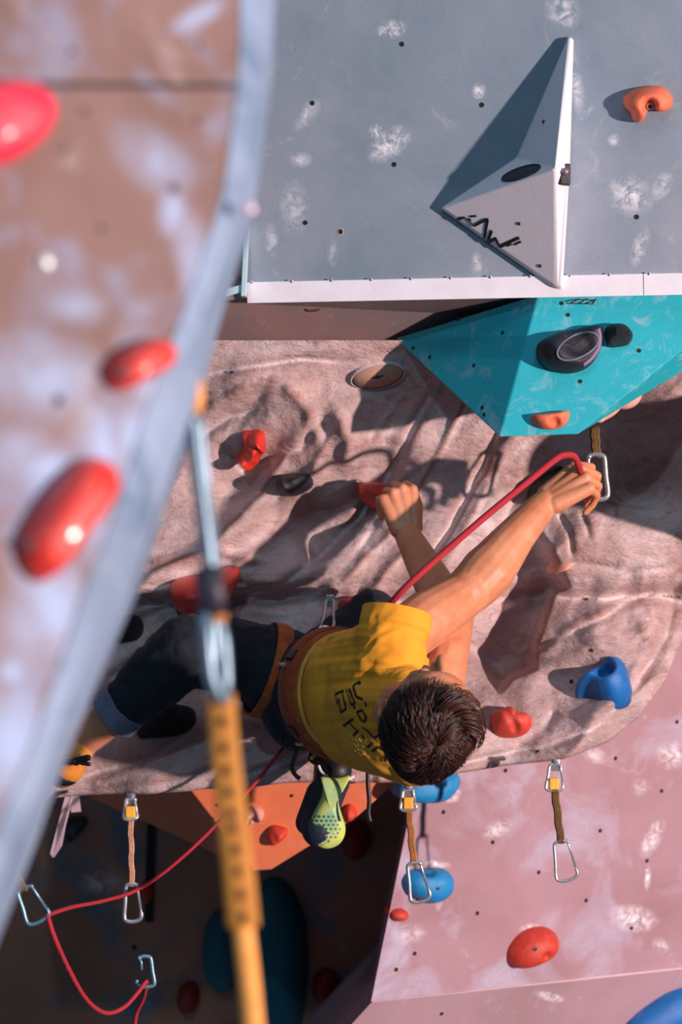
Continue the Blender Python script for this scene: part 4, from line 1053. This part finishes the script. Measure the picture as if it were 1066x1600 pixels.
for k in range(3200):
    ph = rnd.uniform(0, 2*math.pi); fr = rnd.random()**.6; a_ = fr*lim(ph)*.97; Ln = rnd.uniform(.28, .62); sw = rnd.uniform(.15, .50); n_ = 7; pts = []
    lf = rnd.uniform(.0015, .010); clump = .25*math.sin(ph*5+3*a_)+.12*math.sin(ph*11)
    for i in range(n_):
        t = i/(n_-1); pts.append(hp(a_+Ln*t*(.6+.4*t), ph+(sw*t+clump*t)/(.35+math.sin(min(a_+Ln*t, 1.5))), .0005+lf*math.sin(math.pi*min(1, t*.8+.1))+.003*math.sin(3*ph+5*a_)))
    r = rnd.uniform(.0006, .0014); mb.tube(pts, [r*(1-.75*i/(n_-1)) for i in range(n_)], 5)
for k in range(90):     # front tuft swept to the climber's right
    ph = rnd.uniform(-.5, .9); a_ = rnd.uniform(.55, .85); pts = []
    for i in range(7):
        t = i/6; pts.append(hp(a_+.35*t, ph+.65*t, .006+.020*math.sin(math.pi*t*.8)))
    mb.tube(pts, [.0018*(1-.7*i/6) for i in range(7)], 5)
hair = mesh_obj('hair', mb.v, mb.f, M_hair, person)

# harness
M_har = cloth_mat('harness_orange', srgb(140,58,22), srgb(190,92,34), scale=40); M_hred = cloth_mat('harness_brown', srgb(134,48,24), srgb(168,74,34), scale=40)
M_trim = plain('harness_trim', srgb(214,160,60), .7)
def ring(c, A, B, ra, rb, w, ax, th=.25, a0=0, a1=2*math.pi, n=48, mi=0, mb=None):
    mb = mb or MB(); N = n
    full = abs(a1-a0-2*math.pi) < 1e-6
    P_ = [c+A*ra*math.cos(a0+(a1-a0)*i/N)+B*rb*math.sin(a0+(a1-a0)*i/N) for i in range(N if full else N+1)]
    n_ = len(P_); vs = []
    for p in P_:
        o_ = (p-c).normalized()
        for x, y in ((-1,0),(-.8,.8),(0,1),(.8,.8),(1,0),(.8,-.6),(-.8,-.6)): vs.append(p+Vector(ax)*w*x+o_*w*th*y)
    fs = []
    for i in range(n_ if full else n_-1):
        for j in range(7): fs.append((i*7+j, i*7+(j+1) % 7, ((i+1) % n_)*7+(j+1) % 7, ((i+1) % n_)*7+j))
    if not full: fs += [tuple(range(7)), tuple((n_-1)*7+j for j in range(7))]
    return mb.add(vs, fs, mi)
har = None
hc_ = at(526,1083,4.985); mb = ring(hc_, Lx, Bx, .122, .106, .044, Sx, .28)
har = tag(link('harness_belt', mb, M_har, person), 'orange padded waist belt')
mb = ring(hc_, Lx, Bx, .134, .117, .020, Sx, .25); link('belt_webbing', mb, M_hred, har)
for sgn in (-1, 1):
    mb = ring(hc_+Sx*.044*sgn, Lx, Bx, .124, .107, .0055, Sx, .8); link('belt_trim', mb, M_trim, har)
for ang in (2.35, 1.15):
    p = hc_+Lx*.132*math.cos(ang)+Bx*.116*math.sin(ang); o_ = (p-hc_).normalized(); tdir = Sx.cross(o_)
    mb = MB(); mb.box(p+o_*.007, (Sx*.017, tdir*.013, o_*.003)); o = link('buckle', mb, M_black, har, smooth=False); bevel(o, .003)
    mb = MB(); mb.box(p+o_*.011+tdir*.03, (Sx*.014, tdir*.004, o_*.003)); o = link('buckle_bar', mb, M_steel, har, smooth=False); bevel(o, .001)
tl = at(420,1048,5.12); td = (knR-at(470,1066,5.12)).normalized(); tA = td.cross(V(0,1,0)).normalized(); tB = td.cross(tA)
mb = ring(tl, tA, tB, .101, .101, .019, td, .18); tag(link('leg_loop', mb, M_har, person), 'orange leg loop around the bent thigh')
# gear loops, tails and chalk-bag strap
mb = MB(); mb.tube(spline([at(440,1150,5.02), at(442,1164,5.0), at(456,1170,4.99), at(470,1166,5.0), at(484,1162,5.0)], 6), .0042, 8)
mb.tube(spline([at(466,1160,5.0), at(462,1178,5.0), at(456,1198,5.0), at(461,1210,5.0), at(469,1217,5.0)], 6), .0045, 8, flat=(V(0,1,0), .5)); link('gear_loop', mb, plain('loop_brown', srgb(60,34,30), .6), har)
mb = MB(); mb.tube(spline([at(484,1160,4.99), at(492,1176,4.99), at(486,1186,4.99)], 5), .004, 8); mb.tube(spline([at(478,1162,4.99), at(496,1170,4.98), at(508,1176,4.98)], 5), .006, 8, flat=(V(0,1,0), .5)); link('gear_loop', mb, M_trim, har)
mb = MB(); mb.tube(spline([at(575,1196,5.0), at(575,1225,5.0), at(577,1250,5.0), at(576,1272,5.0), at(579,1284,5.0)], 6), .0046, 8, flat=(V(0,1,0), .5)); tag(link('strap', mb, M_black, har), 'black strap end hanging below the shirt')
mb = MB(); mb.tube(spline([at(516,1004,4.87), at(524,996,4.86), at(538,996,4.86), at(550,1003,4.86), at(545,1013,4.87)], 6), .0085, 8, flat=(V(0,1,0), .4)); link('belt_keeper', mb, M_trim, har)

# climbing shoes
M_navy = plain('shoe_navy', srgb(30,38,52), .6); M_lime = None
def lime():
    m, t, p = nt('shoe_sole_lime'); g = G(t); tc = g.n('ShaderNodeTexCoord').outputs['Object']
    g.l(g.ramp(g.noise(16, 3, .5, tc), [(.35, srgb(132,176,140)), (.6, srgb(206,214,96))]), p.inputs['Base Color']); p.inputs['Roughness'].default_value = .5; return m
sh_o = [(497,1200),(490,1222),(476,1245),(463,1272),(459,1296),(468,1314),(486,1325),(512,1328),(530,1322),(539,1308),(540,1288),(533,1268),(536,1248),(545,1230),(552,1214),(540,1206),(518,1203)]
mb = MB()
mb.chain([at(521,1216,5.13), at(505,1262,5.12), at(502,1292,5.10)], [.037, .036, .044]); mb.cone(at(520,1205,5.13), .036, at(520,1222,5.12), .037); mb.cone(at(482,1285,5.13), .028, at(500,1240,5.14), .03)
mb.ell(at(505,1297,5.095), (V(.046,0,0), V(0,.035,0), V(0,0,.040)))
vs_, ns_, f_ = remesh(mb, .003, 5); shoe = tag(mesh_obj('climbing_shoe', vs_, f_, M_navy, person), 'navy and lime climbing shoe on the dangling foot')
fb2 = bvh_of(vs_, f_)
def shs(px, py):
    h, n = project(fb2, px, py, 0)
    return at(px, py, 5.075), V(.05, -1, -.05).normalized()
mb = MB(); out = [(502,1214),(505,1228),(503,1246),(493,1265),(484,1284),(483,1304),(492,1318),(508,1326),(526,1322),(537,1310),(540,1292),(534,1272),(529,1252),(534,1236),(544,1220),(546,1212),(524,1216)]
C, n, _, _ = holdshape(mb, shs, out, .020, p=2.2, skirt=.035, M=60)
sole = tag(link('sole', mb, lime(), shoe), 'lime green rubber sole with printed honeycomb')
b2 = bvh_of(mb.v, mb.f); mb = MB(); mb2 = MB()
for r in range(7):
    for c_ in range(7):
        x = 485+c_*7.2+(r % 2)*3.6; y = 1276+r*6.4
        if (x-511)**2/26**2+(y-1292)**2/24**2 > 1: continue
        h, n = project(b2, x, y, 0)
        if h is not None: disc(mb, h, n, .0042*(1-.09*c_), 0, 6, .0008)
link('honeycomb_print', mb, plain('print_teal', srgb(52,104,104), .5), sole)
mb = MB(); strokes(mb, b2, [[(486,1306),(494,1300),(498,1308),(490,1314),(486,1306)], [(498,1312),(512,1304),(524,1300)], [(500,1318),(516,1310),(530,1304)], [(503,1320),(520,1314)]], .0009); link('sole_lines', mb, plain('print_pale', srgb(196,216,200), .5), sole)
mb = MB(); mb.tube(spline([at(498,1196,5.09), at(504,1207,5.085), at(524,1216,5.08), at(545,1217,5.085), at(553,1212,5.09)], 6), .0035, 8); link('collar_piping', mb, plain('piping_white', srgb(210,208,204), .6), shoe)
mb = MB(); mb.cone(at(520,1190,5.12), .036, at(526,1204,5.105), .033); link('shoe_collar', mb, M_black, shoe)

mb = MB(); mb.chain([at(118,1180,5.15), at(106,1198,5.16), at(98,1208,5.18)], [.033, .037, .033])
M_so = plain('shoe_orange', srgb(226,140,52), .6)
vs_, ns_, f_ = remesh(mb, .003, 4); shoe2 = tag(mesh_obj('climbing_shoe', vs_, f_, M_so, person), 'orange climbing shoe standing on the sculpted lip')
mb = MB(); mb.ell(at(97,1214,5.165), (V(.032,0,-.008), V(0,.036,0), V(.006,0,.018)), 24, 14); link('toe_rubber', mb, M_black, shoe2)
mb = MB(); mb.cone(at(118,1190,5.11), .0085, at(137,1184,5.10), .007); mb.cone(at(128,1192,5.105), .005, at(139,1194,5.10), .0045); mb.tube([at(92,1188,5.125), at(106,1190,5.112), at(120,1190,5.105)], .006, 10); link('strap', mb, M_black, shoe2)
